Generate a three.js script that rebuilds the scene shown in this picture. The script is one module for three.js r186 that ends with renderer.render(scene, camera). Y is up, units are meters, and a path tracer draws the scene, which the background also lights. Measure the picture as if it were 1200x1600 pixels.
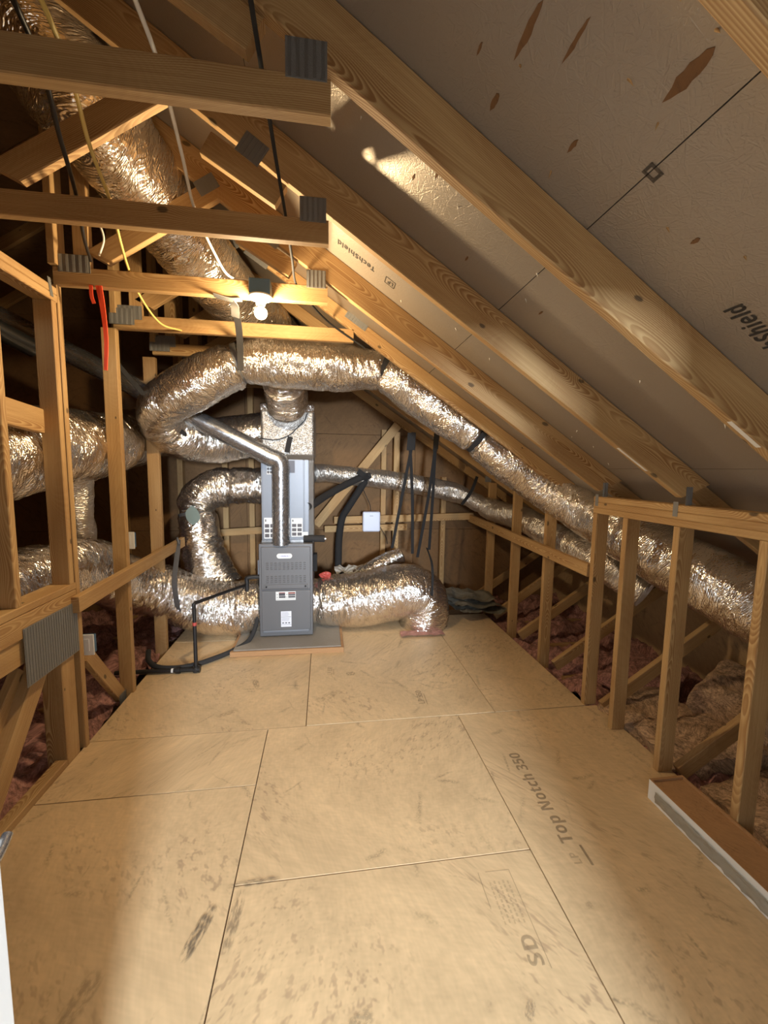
import * as THREE from 'three';
import { RoundedBoxGeometry } from 'three/addons/geometries/RoundedBoxGeometry.js';
import { mergeGeometries } from 'three/addons/utils/BufferGeometryUtils.js';
import { ImprovedNoise } from 'three/addons/math/ImprovedNoise.js';
import { RectAreaLightUniformsLib } from 'three/addons/lights/RectAreaLightUniformsLib.js';

// ---------------------------------------------------------------- camera, light, exposure
const scene = new THREE.Scene();
scene.background = new THREE.Color(0x000000);
const camera = new THREE.PerspectiveCamera(102.42, 1200 / 1600, 0.05, 60);
camera.position.set(0, 1.5844, 0);
camera.rotation.order = 'YXZ';
camera.rotation.set(-0.1034568, -0.1440565, 0.0145388);
scene.add(camera);
const renderer = new THREE.WebGLRenderer({ antialias: true });
renderer.toneMapping = THREE.LinearToneMapping;
renderer.toneMappingExposure = 0.52;
renderer.shadowMap.enabled = true;
RectAreaLightUniformsLib.init();
const BULB = [-0.332, 2.393, -2.333];
const bulbLight = new THREE.PointLight(new THREE.Color().setRGB(1.0, 0.76, 0.45), 11.5, 0, 2);
bulbLight.position.set(...BULB); bulbLight.castShadow = true; bulbLight.shadow.radius = 1.7;
scene.add(bulbLight);
const WINDOW = { x: 0.52, y: 1.70, z: 3.16, w: 0.6, h: 0.5 };
const winLight = new THREE.RectAreaLight(new THREE.Color().setRGB(0.76, 0.87, 1.0), 1150, WINDOW.w, WINDOW.h);
winLight.position.set(WINDOW.x, WINDOW.y, WINDOW.z); winLight.lookAt(WINDOW.x, WINDOW.y, -4);
winLight.castShadow = true;
scene.add(winLight);

// ---------------------------------------------------------------- helpers
const V = (x, y, z) => new THREE.Vector3(x, y, z);
let seed = 7;
function rnd() { seed |= 0; seed = seed + 0x6D2B79F5 | 0; let t = Math.imul(seed ^ seed >>> 15, 1 | seed); t = t + Math.imul(t ^ t >>> 7, 61 | t) ^ t; return ((t ^ t >>> 14) >>> 0) / 4294967296; }
const rr = (a, b) => a + (b - a) * rnd();
const _n = new ImprovedNoise();
const N3 = (x, y, z) => _n.noise(x + 31.7, y + 17.3, z + 5.9);
const clamp = (v, a, b) => Math.min(b, Math.max(a, v));
const smooth = (a, b, x) => { const t = clamp((x - a) / (b - a), 0, 1); return t * t * (3 - 2 * t); };
const used = {};
function numbered(n) { if (!(n in used)) { used[n] = 0; return n; } used[n]++; return n + '_' + String(used[n]).padStart(3, '0'); }
function mesh(name, geo, mat, parent) { const m = new THREE.Mesh(geo, mat); m.name = name; m.castShadow = true; m.receiveShadow = true; parent.add(m); return m; }
function thing(name, label, category, group) { const g = new THREE.Group(); g.name = numbered(name); g.userData = { label, category }; if (group) g.userData.group = group; scene.add(g); return g; }
function single(name, geo, mat, label, category, group) { const m = mesh(numbered(name), geo, mat, scene); m.userData = { label, category }; if (group) m.userData.group = group; return m; }
function struct(name, label) { const g = new THREE.Group(); g.name = numbered(name); g.userData = { kind: 'structure', label, category: name.split('_')[0] }; scene.add(g); return g; }
function structMesh(name, geo, mat, label) { const m = mesh(numbered(name), geo, mat, scene); m.userData = { kind: 'structure', label, category: name.split('_')[0] }; return m; }

// ---------------------------------------------------------------- textures
function dataTex(w, h, fn, srgb) {
  const d = new Uint8Array(w * h * 4);
  for (let j = 0; j < h; j++) for (let i = 0; i < w; i++) {
    const c = fn(i / w, j / h, i, j), k = (j * w + i) * 4;
    d[k] = clamp(c[0], 0, 255); d[k + 1] = clamp(c[1], 0, 255); d[k + 2] = clamp(c[2], 0, 255); d[k + 3] = 255;
  }
  const t = new THREE.DataTexture(d, w, h); t.wrapS = t.wrapT = THREE.RepeatWrapping; t.magFilter = THREE.LinearFilter; t.minFilter = THREE.LinearMipmapLinearFilter; t.generateMipmaps = true;
  if (srgb) t.colorSpace = THREE.SRGBColorSpace; t.needsUpdate = true; return t;
}
// noise that wraps around in u and v
function tn(u, v, fu, fv, z) { const a = u * Math.PI * 2, b = v * Math.PI * 2, ru = fu / 6.283, rv = fv / 6.283; return _n.noise(Math.cos(a) * ru + 9.1 + Math.cos(b) * rv * 0.731, Math.sin(a) * ru + 4.3 + Math.sin(b) * rv, z + Math.cos(b) * rv * 0.683 ); }
// flat-sawn pine, u runs along the grain (2.4 m), v across (0.3 m)
function woodTex(s, lo, hi) {
  const knots = []; for (let k = 0; k < 4; k++) knots.push([((s * 0.37 + k * 0.27) % 1), ((s * 0.61 + k * 0.43) % 1), 0.006 + 0.004 * ((k * 7 + s) % 3)]);
  return dataTex(1024, 256, (u, v) => {
    const x = u * 2.4, y = v * 0.3;
    let kd = 0, kc = 0;
    for (const [ku, kv, kr] of knots) {
      let dx = Math.abs(u - ku); dx = Math.min(dx, 1 - dx) * 2.4; let dy = Math.abs(v - kv); dy = Math.min(dy, 1 - dy) * 0.3;
      const q = Math.sqrt(dx * dx * 0.35 + dy * dy); kd += 0.02 * Math.exp(-q * q / (kr * kr * 9)); kc = Math.max(kc, 1 - smooth(kr * 0.55, kr * 1.05, q));
    }
    const wob = tn(u, v * 0.0, 5, 0.1, s) * 0.055 + tn(u, v, 11, 2, s + 3) * 0.008;
    const dv = ((v + 0.5) % 1) - 0.5;
    const r = Math.sqrt(Math.pow(dv * 0.3, 2) * 1.2 + Math.pow(0.05 + wob + kd, 2));
    let ring = (r * 200) % 1; if (ring < 0) ring += 1;
    let g = smooth(0.0, 0.75, ring) * (1 - smooth(0.9, 1, ring));
    g = g * (0.65 + 0.35 * tn(u, v, 7, 3, s + 9) * 2);
    const fib = tn(u, v, 24, 190, s + 20) * 0.16 + tn(u, v, 6, 40, s + 27) * 0.14;
    let t = clamp(0.18 + g * 0.72 + fib, 0, 1);
    const c = [0, 1, 2].map((i) => hi[i] + (lo[i] - hi[i]) * t);
    return [0, 1, 2].map((i) => c[i] * (1 - kc * 0.42) + 0 * x * y);
  }, true);
}
const PINE_LATE = [156, 110, 62], PINE_EARLY = [224, 188, 132]; // the same pine for all framing, four cuts of it
const woodA = woodTex(1, PINE_LATE, PINE_EARLY);
const woodB = woodTex(4, PINE_LATE, PINE_EARLY);
const woodC = woodTex(8, PINE_LATE, PINE_EARLY);
const woodD = woodTex(13, PINE_LATE, PINE_EARLY);
// floor sheet: smooth-faced strand board with fine strands, trodden dirt and scuffs
const strokes = []; for (let k = 0; k < 240; k++) strokes.push([rnd(), rnd(), rr(0.004, 0.03), rr(0.0008, 0.004), rr(0, Math.PI), rr(0.04, 0.26)]);
const floorTex = (() => {
  const W = 2048, buf = new Float32Array(W * W);
  for (const [cx, cy, L, wd, a, s] of strokes) {
    const ca = Math.cos(a), sa = Math.sin(a), R = Math.ceil(L * W);
    for (let j = -R; j <= R; j++) for (let i = -R; i <= R; i++) {
      const x = i / W, y = j / W, p = (x * ca + y * sa) / L, q = (-x * sa + y * ca + 0.003 * N3(x * 60, y * 60, a)) / wd; const e = p * p * p * p + q * q; if (e > 3) continue;
      const n = 0.5 + 0.9 * N3(x * 420, y * 420, cx * 40); buf[((Math.round(cy * W) + j + W) % W) * W + (Math.round(cx * W) + i + W) % W] += s * Math.exp(-e) * clamp(n, 0, 1);
    }
  }
  return dataTex(W, W, (u, v, i, j) => {
    const st = tn(u, v, 300, 120, 2) * 0.03 + tn(u, v, 120, 300, 6) * 0.03;
    const big = tn(u, v, 9, 9, 11) * 0.06 + tn(u, v, 40, 34, 15) * 0.035 + tn(u, v, 110, 90, 19) * 0.035;
    const dirt = smooth(0.12, 0.7, tn(u, v, 110, 95, 24) + 0.7 * tn(u, v, 300, 260, 29)) * 0.13 * smooth(-0.2, 0.5, tn(u, v, 9, 9, 33));
    const k = 1 + st + big - dirt - buf[j * W + i];
    return [205 * k, 176 * (k - dirt * 0.1), 135 * (k - dirt * 0.05)];
  }, true);
})();
const fineBump = dataTex(512, 512, (u, v) => { const g = 128 + 90 * tn(u, v, 160, 60, 3) + 50 * tn(u, v, 60, 160, 8); return [g, g, g]; });
// strand pattern pressed into the foil face of the roof deck
const foilDeckBump = (() => {
  const W = 1024, b = new Float32Array(W * W);
  for (let k = 0; k < 5200; k++) {
    const cx = rnd() * W, cy = rnd() * W, L = rr(12, 46), wd = rr(1, 3.2), a = rr(0, Math.PI), s = rr(-1, 1), ca = Math.cos(a), sa = Math.sin(a), R = Math.ceil(L);
    for (let t = -R; t <= R; t += 0.7) for (let q = -wd; q <= wd; q += 0.7) { const x = Math.round(cx + t * ca - q * sa + W * 2) % W, y = Math.round(cy + t * sa + q * ca + W * 2) % W; b[y * W + x] = b[y * W + x] * 0.5 + s * 0.5; }
  }
  return dataTex(W, W, (u, v, i, j) => { const g = 128 + 80 * b[j * W + i]; return [g, g, g]; });
})();
// crumpled foil: long creases around the duct plus small facets
const crinkle = dataTex(1024, 1024, (u, v) => {
  const w = tn(u, v, 6, 6, 41) * 0.05;
  const a = 1 - Math.abs(tn(u + w, v, 62, 13, 1)) * 2.4, b = 1 - Math.abs(tn(u, v + w, 46, 40, 7)) * 2.2, c = tn(u, v, 120, 90, 13);
  const g = 90 + 74 * a + 40 * b + 20 * c - 34; return [g, g, g];
});
const smallCrinkle = dataTex(512, 512, (u, v) => { const a = 1 - Math.abs(tn(u, v, 40, 40, 3)) * 2.2, b = tn(u, v, 90, 90, 9); const g = 110 + 70 * a + 50 * b; return [g, g, g]; });
const fluff = dataTex(512, 512, (u, v) => {
  const a = tn(u, v, 18, 18, 5) * 0.35 + tn(u, v, 60, 60, 9) * 0.4 + tn(u, v, 150, 150, 12) * 0.35; const k = 1 + a * 0.75; return [205 * k, 190 * k, 182 * k];
}, true);
const metalNoise = dataTex(512, 256, (u, v) => { const g = 150 + 60 * tn(u, v, 30, 30, 2) + 50 * tn(u, v, 90, 90, 6); return [g, g, g]; });
function printTex(w, h, draw) {
  const c = document.createElement('canvas'); c.width = w; c.height = h; const x = c.getContext('2d'); draw(x, w, h);
  const t = new THREE.CanvasTexture(c); t.colorSpace = THREE.SRGBColorSpace; return t;
}
function inkAlpha(w, h, draw) { // white ink shape on black as an alpha map
  const c = document.createElement('canvas'); c.width = w; c.height = h; const x = c.getContext('2d'); x.fillStyle = '#000'; x.fillRect(0, 0, w, h); x.fillStyle = '#fff'; x.strokeStyle = '#fff'; draw(x, w, h);
  return new THREE.CanvasTexture(c);
}

// ---------------------------------------------------------------- materials
const std = (o) => new THREE.MeshStandardMaterial(o);
const lin = (r, g, b) => new THREE.Color().setRGB(r, g, b);
const M = {};
M.woods = [woodA, woodB].map((t) => std({ map: t, color: lin(0.74, 0.74, 0.73), roughness: 0.72 }));
M.rafters = [woodC, woodD].map((t) => std({ map: t, color: lin(0.74, 0.74, 0.73), roughness: 0.72 }));
M.floor = std({ map: floorTex, roughness: 0.46, bumpMap: fineBump, bumpScale: 0.0004 });
M.deck = std({ color: lin(0.35, 0.298, 0.24), metalness: 0.5, roughness: 0.43, bumpMap: foilDeckBump, bumpScale: 0.0013 });
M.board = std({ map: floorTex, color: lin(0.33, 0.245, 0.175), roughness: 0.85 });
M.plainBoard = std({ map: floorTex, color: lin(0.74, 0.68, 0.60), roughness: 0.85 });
M.foil = std({ color: lin(0.86, 0.80, 0.72), metalness: 0.97, roughness: 0.17, bumpMap: crinkle, bumpScale: 0.0075 });
M.foilDull = std({ color: lin(0.80, 0.74, 0.66), metalness: 0.92, roughness: 0.32, bumpMap: crinkle, bumpScale: 0.010 });
M.foilFlat = std({ color: lin(0.46, 0.43, 0.39), metalness: 0.92, roughness: 0.40, bumpMap: smallCrinkle, bumpScale: 0.006 });
M.galv = std({ color: lin(0.46, 0.46, 0.46), metalness: 0.9, roughness: 0.42, roughnessMap: metalNoise });
M.plate = std({ color: lin(0.24, 0.235, 0.225), metalness: 0.5, roughness: 0.48, bumpMap: metalNoise, bumpScale: 0.0015 });
M.cabinet = std({ color: lin(0.122, 0.118, 0.118), metalness: 0.25, roughness: 0.45 });
M.cabinetLight = std({ color: lin(0.17, 0.178, 0.195), metalness: 0.35, roughness: 0.40 });
M.black = std({ color: lin(0.014, 0.013, 0.013), roughness: 0.9 });
M.blackFoam = std({ color: lin(0.022, 0.02, 0.019), roughness: 0.85 });
M.strap = std({ color: lin(0.10, 0.095, 0.09), roughness: 0.42, metalness: 0.2 });
M.ironPipe = std({ color: lin(0.02, 0.018, 0.017), roughness: 0.45, metalness: 0.3 });
M.pink = std({ map: fluff, color: lin(0.50, 0.29, 0.26), roughness: 1 });
M.tan = std({ map: fluff, color: lin(0.60, 0.46, 0.30), roughness: 1 });
M.white = std({ color: lin(0.72, 0.71, 0.68), roughness: 0.5 });
M.wallPaint = std({ color: lin(0.42, 0.41, 0.39), roughness: 0.85 });
M.carpet = std({ color: lin(0.32, 0.29, 0.25), roughness: 1 });
M.ink = std({ color: lin(0.03, 0.025, 0.02), roughness: 0.7 });
M.tarp = std({ color: lin(0.16, 0.145, 0.11), roughness: 0.7, side: THREE.DoubleSide });
M.blueBox = std({ color: lin(0.05, 0.12, 0.22), roughness: 0.5 });
M.orange = std({ color: lin(0.75, 0.07, 0.025), roughness: 0.5 });
M.romexWhite = std({ color: lin(0.72, 0.68, 0.6), roughness: 0.5 });
M.romexYellow = std({ color: lin(0.62, 0.46, 0.14), roughness: 0.5 });
M.cardboard = std({ map: floorTex, color: lin(0.62, 0.47, 0.36), roughness: 0.85 });
M.pan = std({ color: lin(0.30, 0.26, 0.21), metalness: 0.3, roughness: 0.5, bumpMap: smallCrinkle, bumpScale: 0.002 });
M.tornBoard = std({ map: floorTex, color: lin(0.26, 0.17, 0.10), roughness: 0.9 });
M.red = std({ color: lin(0.42, 0.06, 0.045), roughness: 0.5 });
M.cloudy = std({ color: lin(0.55, 0.56, 0.55), roughness: 0.2, metalness: 0.1, bumpMap: smallCrinkle, bumpScale: 0.004 });

// ---------------------------------------------------------------- geometry builders
// sawn board from a to b: width w along "up", thickness t, eased edges, grain along its length; kA / kB slant the end cuts
function board(a, b, w, t, up = [0, 1, 0], o = {}) {
  const A = V(...a), B = V(...b), X = B.clone().sub(A), L = X.length(); X.normalize();
  let Y = V(...up); Y.addScaledVector(X, -Y.dot(X)).normalize(); const Z = X.clone().cross(Y);
  const c = Math.min(0.0035, t * 0.2), hw = w / 2, ht = t / 2;
  const pr = [[-hw + c, -ht], [hw - c, -ht], [hw, -ht + c], [hw, ht - c], [hw - c, ht], [-hw + c, ht], [-hw, ht - c], [-hw, -ht + c]];
  const pos = [], uv = [], u0 = rnd(), v0 = rnd(); let per = 0; const kA = o.kA || 0, kB = o.kB || 0, TB = 2.4, TW = 0.3;
  const P = (s, q) => { const x = s ? L + kB * q[0] : kA * q[0]; return A.clone().addScaledVector(X, x).addScaledVector(Y, q[0]).addScaledVector(Z, q[1]); };
  const push = (p, u, v) => { pos.push(p.x, p.y, p.z); uv.push(u, v); };
  for (let i = 0; i < 8; i++) {
    const q = pr[i], r = pr[(i + 1) % 8], d = Math.hypot(q[0] - r[0], q[1] - r[1]), v1 = v0 + per / TW, v2 = v0 + (per + d) / TW; per += d;
    const a0 = P(0, q), b0 = P(1, q), a1 = P(0, r), b1 = P(1, r), uL = u0 + L / TB;
    push(a0, u0, v1); push(a1, u0, v2); push(b1, uL, v2); push(a0, u0, v1); push(b1, uL, v2); push(b0, uL, v1);
  }
  for (const s of [0, 1]) for (let i = 1; i < 7; i++) {
    const T = s ? [pr[0], pr[i], pr[i + 1]] : [pr[0], pr[i + 1], pr[i]];
    for (const q of T) push(P(s, q), u0 + 0.3 + q[1] / TB, v0 + q[0] / TW);
  }
  const g = new THREE.BufferGeometry(); g.setAttribute('position', new THREE.Float32BufferAttribute(pos, 3)); g.setAttribute('uv', new THREE.Float32BufferAttribute(uv, 2));
  g.computeVertexNormals(); return fixWinding(g, A.clone().add(B).multiplyScalar(0.5));
}
function fixWinding(g, c) { // make the faces of a convex solid point outwards
  const p = g.attributes.position, n = g.attributes.normal; let s = 0;
  for (let i = 0; i < p.count; i++) s += (p.getX(i) - c.x) * n.getX(i) + (p.getY(i) - c.y) * n.getY(i) + (p.getZ(i) - c.z) * n.getZ(i);
  if (s < 0) { for (const k of ['position', 'uv']) { const a = g.attributes[k], z = a.itemSize; for (let i = 0; i < a.count; i += 3) for (let j = 0; j < z; j++) { const q = a.array[(i + 1) * z + j]; a.array[(i + 1) * z + j] = a.array[(i + 2) * z + j]; a.array[(i + 2) * z + j] = q; } } g.computeVertexNormals(); }
  return g;
}
let wi = 0;
const wood = (name, a, b, w, t, up, parent, o = {}) => mesh(name, board(a, b, w, t, up, o), (o.mats || M.woods)[(wi++) % 2], parent);
function slab(x0, x1, y0, y1, z0, z1, scale = 1, uo = 0, vo = 0) { // box with uv in metres / scale
  const g = new THREE.BoxGeometry(x1 - x0, y1 - y0, z1 - z0); g.translate((x0 + x1) / 2, (y0 + y1) / 2, (z0 + z1) / 2); boxUV(g, scale, uo, vo); return g;
}
function boxUV(g, scale, uo = 0, vo = 0) {
  const p = g.attributes.position, n = g.attributes.normal, u = g.attributes.uv;
  for (let i = 0; i < p.count; i++) {
    const ax = Math.abs(n.getX(i)), ay = Math.abs(n.getY(i)), az = Math.abs(n.getZ(i));
    if (ay >= ax && ay >= az) u.setXY(i, uo + p.getX(i) / scale, vo + p.getZ(i) / scale); else if (ax >= az) u.setXY(i, uo + p.getZ(i) / scale, vo + p.getY(i) / scale); else u.setXY(i, uo + p.getX(i) / scale, vo + p.getY(i) / scale);
  }
}
function rbox(x0, x1, y0, y1, z0, z1, r = 0.006, seg = 2) { const g = new RoundedBoxGeometry(x1 - x0, y1 - y0, z1 - z0, seg, r); g.translate((x0 + x1) / 2, (y0 + y1) / 2, (z0 + z1) / 2); return g; }
function tube(pts, r, seg = 10, closed = false, per = 12) { const c = new THREE.CatmullRomCurve3(pts.map((p) => V(...p)), closed, 'centripetal'); return new THREE.TubeGeometry(c, Math.max(4, (pts.length - 1) * per), r, seg, closed); }
function rod(a, b, r, seg = 16, r2 = r) { const A = V(...a), B = V(...b), d = B.clone().sub(A), g = new THREE.CylinderGeometry(r2, r, d.length(), seg, 1); g.applyQuaternion(new THREE.Quaternion().setFromUnitVectors(V(0, 1, 0), d.normalize())); g.translate((A.x + B.x) / 2, (A.y + B.y) / 2, (A.z + B.z) / 2); return g; }
// flat band of width w and thickness t along points, its face turned towards "face"
function band(pts, w, t, face) {
  const c = new THREE.CatmullRomCurve3(pts.map((p) => V(...p)), false, 'centripetal'), n = Math.max(2, (pts.length - 1) * 8), pos = [], idx = [];
  for (let i = 0; i <= n; i++) {
    const p = c.getPoint(i / n), T = c.getTangent(i / n), F = V(...face); F.addScaledVector(T, -F.dot(T)).normalize(); const S = T.clone().cross(F).normalize();
    for (const [s, f] of [[-1, -1], [1, -1], [1, 1], [-1, 1]]) { const q = p.clone().addScaledVector(S, s * w / 2).addScaledVector(F, f * t / 2); pos.push(q.x, q.y, q.z); }
    if (i) for (let k = 0; k < 4; k++) { const a = (i - 1) * 4 + k, b = (i - 1) * 4 + (k + 1) % 4, d = i * 4 + k, e = i * 4 + (k + 1) % 4; idx.push(a, b, e, a, e, d); }
  }
  idx.push(0, 2, 1, 0, 3, 2); const e = n * 4; idx.push(e, e + 1, e + 2, e, e + 2, e + 3);
  let g = new THREE.BufferGeometry(); g.setAttribute('position', new THREE.Float32BufferAttribute(pos, 3)); g.setIndex(idx); g = g.toNonIndexed(); g.computeVertexNormals(); g.setAttribute('uv', new THREE.Float32BufferAttribute(new Float32Array(g.attributes.position.count * 2), 2)); return g;
}
// foil-jacketed flexible duct along [x, y, z, radius] points; pinch: list of [t, depth, width] where a strap bites in
function ductGeo(pts, o = {}) {
  const c = new THREE.CatmullRomCurve3(pts.map((p) => V(p[0], p[1], p[2])), false, 'centripetal'); c.arcLengthDivisions = 400;
  const L = c.getLength(), n = Math.max(30, Math.round(L / (o.step || 0.0085))), m = o.seg || 84, fr = c.computeFrenetFrames(n, false), pos = [], uv = [], idx = [], sd = o.seed || 0, am = o.amp === undefined ? 1 : o.amp;
  const cum = [0]; for (let i = 1; i < pts.length; i++) cum.push(cum[i - 1] + V(pts[i][0], pts[i][1], pts[i][2]).distanceTo(V(pts[i - 1][0], pts[i - 1][1], pts[i - 1][2]))); const tot = cum[cum.length - 1];
  const pinchT = []; o.pinch = [...(o.pinch || [])]; for (const [q, dep, wd] of o.pinchAt || []) { let bt = 0, bd = 9; for (let i = 0; i <= 800; i++) { const dd = c.getPointAt(i / 800).distanceTo(V(...q)); if (dd < bd) { bd = dd; bt = i / 800; } } pinchT.push(bt); o.pinch.push([bt, dep, wd]); }
  const rad = (t) => { const s = t * tot; for (let i = 1; i < pts.length; i++) if (s <= cum[i] || i === pts.length - 1) { const k = clamp((s - cum[i - 1]) / (cum[i] - cum[i - 1]), 0, 1), e = k * k * (3 - 2 * k); return pts[i - 1][3] * (1 - e) + pts[i][3] * e; } };
  for (let i = 0; i <= n; i++) {
    const t = i / n, s = t * L, p = c.getPointAt(t), B = fr.binormals[i], Nn = fr.normals[i]; let R = rad(t), curl = 0;
    for (const [pt, dep, wd] of o.pinch || []) { const q = (t - pt) * L / wd; R *= 1 - dep * Math.exp(-q * q); curl += Math.exp(-q * q * 0.12); }
    for (let j = 0; j <= m; j++) {
      const th = j / m * Math.PI * 2, cx = Math.cos(th), cy = Math.sin(th);
      const f1 = 1 - 2.2 * Math.abs(N3(s * 17 + sd + 0.5 * N3(cx * 2, cy * 2, s * 3), cx * 1.3, cy * 1.3)), f2 = 1 - 2.2 * Math.abs(N3(s * 34 + sd * 2, cx * 2.6 + s * 2, cy * 2.6)), f3 = N3(s * 5 + sd, cx * 1.6, cy * 1.6), f4 = N3(s * 70 + sd, cx * 6, cy * 6);
      const d = am * ((0.0052 + 0.004 * curl) * f1 + 0.0032 * f2 + 0.013 * f3 + 0.0022 * f4), r = R + d * Math.min(1, R / 0.13);
      pos.push(p.x + (Nn.x * cx + B.x * cy) * r, p.y + (Nn.y * cx + B.y * cy) * r, p.z + (Nn.z * cx + B.z * cy) * r); uv.push(s / 0.55, j / m * Math.max(1, Math.round(R * 6.283 / 0.55)));
      if (i && j) { const a = (i - 1) * (m + 1) + j - 1, b = a + 1, e = i * (m + 1) + j - 1, f = e + 1; idx.push(a, b, f, a, f, e); }
    }
  }
  for (const i of [0, n]) { const p = c.getPointAt(i / n), k = pos.length / 3; pos.push(p.x, p.y, p.z); uv.push(0, 0); for (let j = 0; j < m; j++) { const a = i * (m + 1) + j; if (i) idx.push(a, a + 1, k); else idx.push(a + 1, a, k); } }
  const g = new THREE.BufferGeometry(); g.setAttribute('position', new THREE.Float32BufferAttribute(pos, 3)); g.setAttribute('uv', new THREE.Float32BufferAttribute(uv, 2)); g.setIndex(idx); g.computeVertexNormals();
  const nr = g.attributes.normal; for (let i = 0; i <= n; i++) { const a = i * (m + 1), b = a + m, v = V(nr.getX(a) + nr.getX(b), nr.getY(a) + nr.getY(b), nr.getZ(a) + nr.getZ(b)).normalize(); nr.setXYZ(a, v.x, v.y, v.z); nr.setXYZ(b, v.x, v.y, v.z); }
  g.userData = { at: (t) => c.getPointAt(t), tan: (t) => c.getTangentAt(t), rad, L, pinchT }; return g;
}
function ringBand(dg, t, w, extra = 0.004, k = 1) { // strap loop around a duct at t
  const p = dg.userData.at(t), T = dg.userData.tan(t), R = dg.userData.rad(t) * k + extra, g = new THREE.CylinderGeometry(R, R, w, 48, 1, true), h = new THREE.CylinderGeometry(R - 0.003, R - 0.003, w, 48, 1, true);
  const q = mergeGeometries([g, h]); q.applyQuaternion(new THREE.Quaternion().setFromUnitVectors(V(0, 1, 0), T)); q.translate(p.x, p.y, p.z); return q;
}
// pressed nail plate with rows of raised ridges, centred at p, in the plane given by u and v
function nailPlate(p, w, h, u = [1, 0, 0], v = [0, 1, 0], rows = 5) {
  const U = V(...u).normalize(), W = V(...v).normalize(), Nn = U.clone().cross(W), m = new THREE.Matrix4().makeBasis(U, W, Nn).setPosition(...p), gs = [new THREE.BoxGeometry(w, h, 0.002)];
  for (let i = 0; i < rows; i++) { const b = new THREE.BoxGeometry(w / rows * 0.4, h * 0.96, 0.002); b.translate(-w / 2 + (i + 0.5) * w / rows, 0, 0.0018); gs.push(b); }
  const g = mergeGeometries(gs); g.applyMatrix4(m); return g;
}
function printPlane(w, h, p, u, v, lift) { // flat print: w along u (reading direction), h along v (letter tops)
  const U = V(...u).normalize(), W = V(...v).normalize(), Nn = U.clone().cross(W), g = new THREE.PlaneGeometry(w, h); g.applyMatrix4(new THREE.Matrix4().makeBasis(U, W, Nn).setPosition(p[0] + Nn.x * lift, p[1] + Nn.y * lift, p[2] + Nn.z * lift)); return g;
}
const inkMat = (alpha, opacity, color = M.ink.color) => std({ color, roughness: 0.75, alphaMap: alpha, transparent: true, opacity, polygonOffset: true, polygonOffsetFactor: -1 });

// ---------------------------------------------------------------- roof lines
const S = 0.66, CS = Math.cos(Math.atan(S)), SN = Math.sin(Math.atan(S)), deckY = (x) => 2.773 - S * x, RX = -1.95, RY = deckY(RX);
const leftY = (x) => RY + S * (x - RX);

// ---------------------------------------------------------------- floor of strand board sheets
const floor = struct('floor', 'tan strand board attic floor laid in large sheets');
const sheets = [[-1.345, -0.116, -3.80, -2.434], [-0.113, 1.112, -3.80, -2.434], [1.115, 1.765, -3.80, -2.434], [-1.345, -0.116, -4.45, -3.803], [-0.113, 1.112, -4.45, -3.803], [1.115, 1.765, -4.24, -3.803],
  [-1.345, -0.343, -2.431, -1.983], [-1.345, -0.343, -1.980, 0.30], [-0.340, 0.856, -2.431, -1.474], [-0.340, 0.856, -1.471, 0.30], [0.859, 1.842, -2.431, 0.30]];
const panels = [];
sheets.forEach(([x0, x1, z0, z1], i) => {
  const dy = [-0.001, 0.002, 0.0015, 0, 0, 0, 0, 0, 0.0005, 0, -0.0005][i], g = new RoundedBoxGeometry(x1 - x0 - 0.002, 0.018, z1 - z0 - 0.002, 1, 0.0006); g.translate((x0 + x1) / 2, -0.009 + dy, (z0 + z1) / 2); boxUV(g, 3.2, (i * 0.37) % 1, (i * 0.61) % 1);
  panels.push(mesh('floor_panel', g, M.floor, floor));
});
mesh('subfloor', slab(-1.345, 1.765, -0.05, -0.0195, -4.45, 0.30), M.board, floor);
mesh('subfloor_edge', slab(1.765, 1.842, -0.05, -0.0195, -2.44, 0.30), M.board, floor);
// printing on the sheets: reads away from the camera
const inkTop = inkAlpha(1024, 160, (x) => { x.font = 'bold 118px sans-serif'; x.textBaseline = 'middle'; x.fillText('Top Notch 350', 150, 84); x.globalAlpha = 0.6; x.font = 'bold 70px sans-serif'; x.fillText('LP', 14, 70); x.globalAlpha = 1; x.fillRect(4, 138, 130, 16); });
mesh('printed_lettering', printPlane(0.72, 0.1125, [1.04, 0, -1.73], [0.03, 0, -1], [-1, 0, -0.03], 0.0006), inkMat(inkTop, 0.34), panels[10]);
const inkSD = inkAlpha(512, 256, (x) => { x.font = 'bold 120px sans-serif'; x.textBaseline = 'middle'; x.fillText('SD', 20, 170); x.lineWidth = 5; x.beginPath(); x.moveTo(505, 70); x.lineTo(505, 236); x.lineTo(8, 236); x.moveTo(300, 20); x.lineTo(505, 20); x.stroke(); x.globalAlpha = 0.6; for (let k = 0; k < 5; k++) for (let q = 0; q < 9; q++) x.fillRect(215 + q * 26 + (k % 2) * 7, 70 + k * 30, 18, 10 + (q * k) % 5); });
mesh('printed_lettering', printPlane(0.34, 0.15, [0.66, 0, -1.235], [0.02, 0, -1], [-1, 0, -0.02], 0.0006), inkMat(inkSD, 0.26), panels[9]);
const inkFaint = inkAlpha(512, 128, (x) => { x.font = 'bold 84px sans-serif'; x.textBaseline = 'middle'; x.fillText('LP 350', 40, 66); x.fillRect(30, 110, 200, 8); });
mesh('printed_lettering', printPlane(0.34, 0.09, [0.66, 0, -2.72], [0.03, 0, -1], [-1, 0, -0.03], 0.003), inkMat(inkFaint, 0.3), panels[1]);
mesh('printed_lettering', printPlane(0.3, 0.08, [1.27, 0, -3.42], [0.03, 0, -1], [-1, 0, -0.03], 0.003), inkMat(inkFaint, 0.3), panels[2]);
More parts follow.
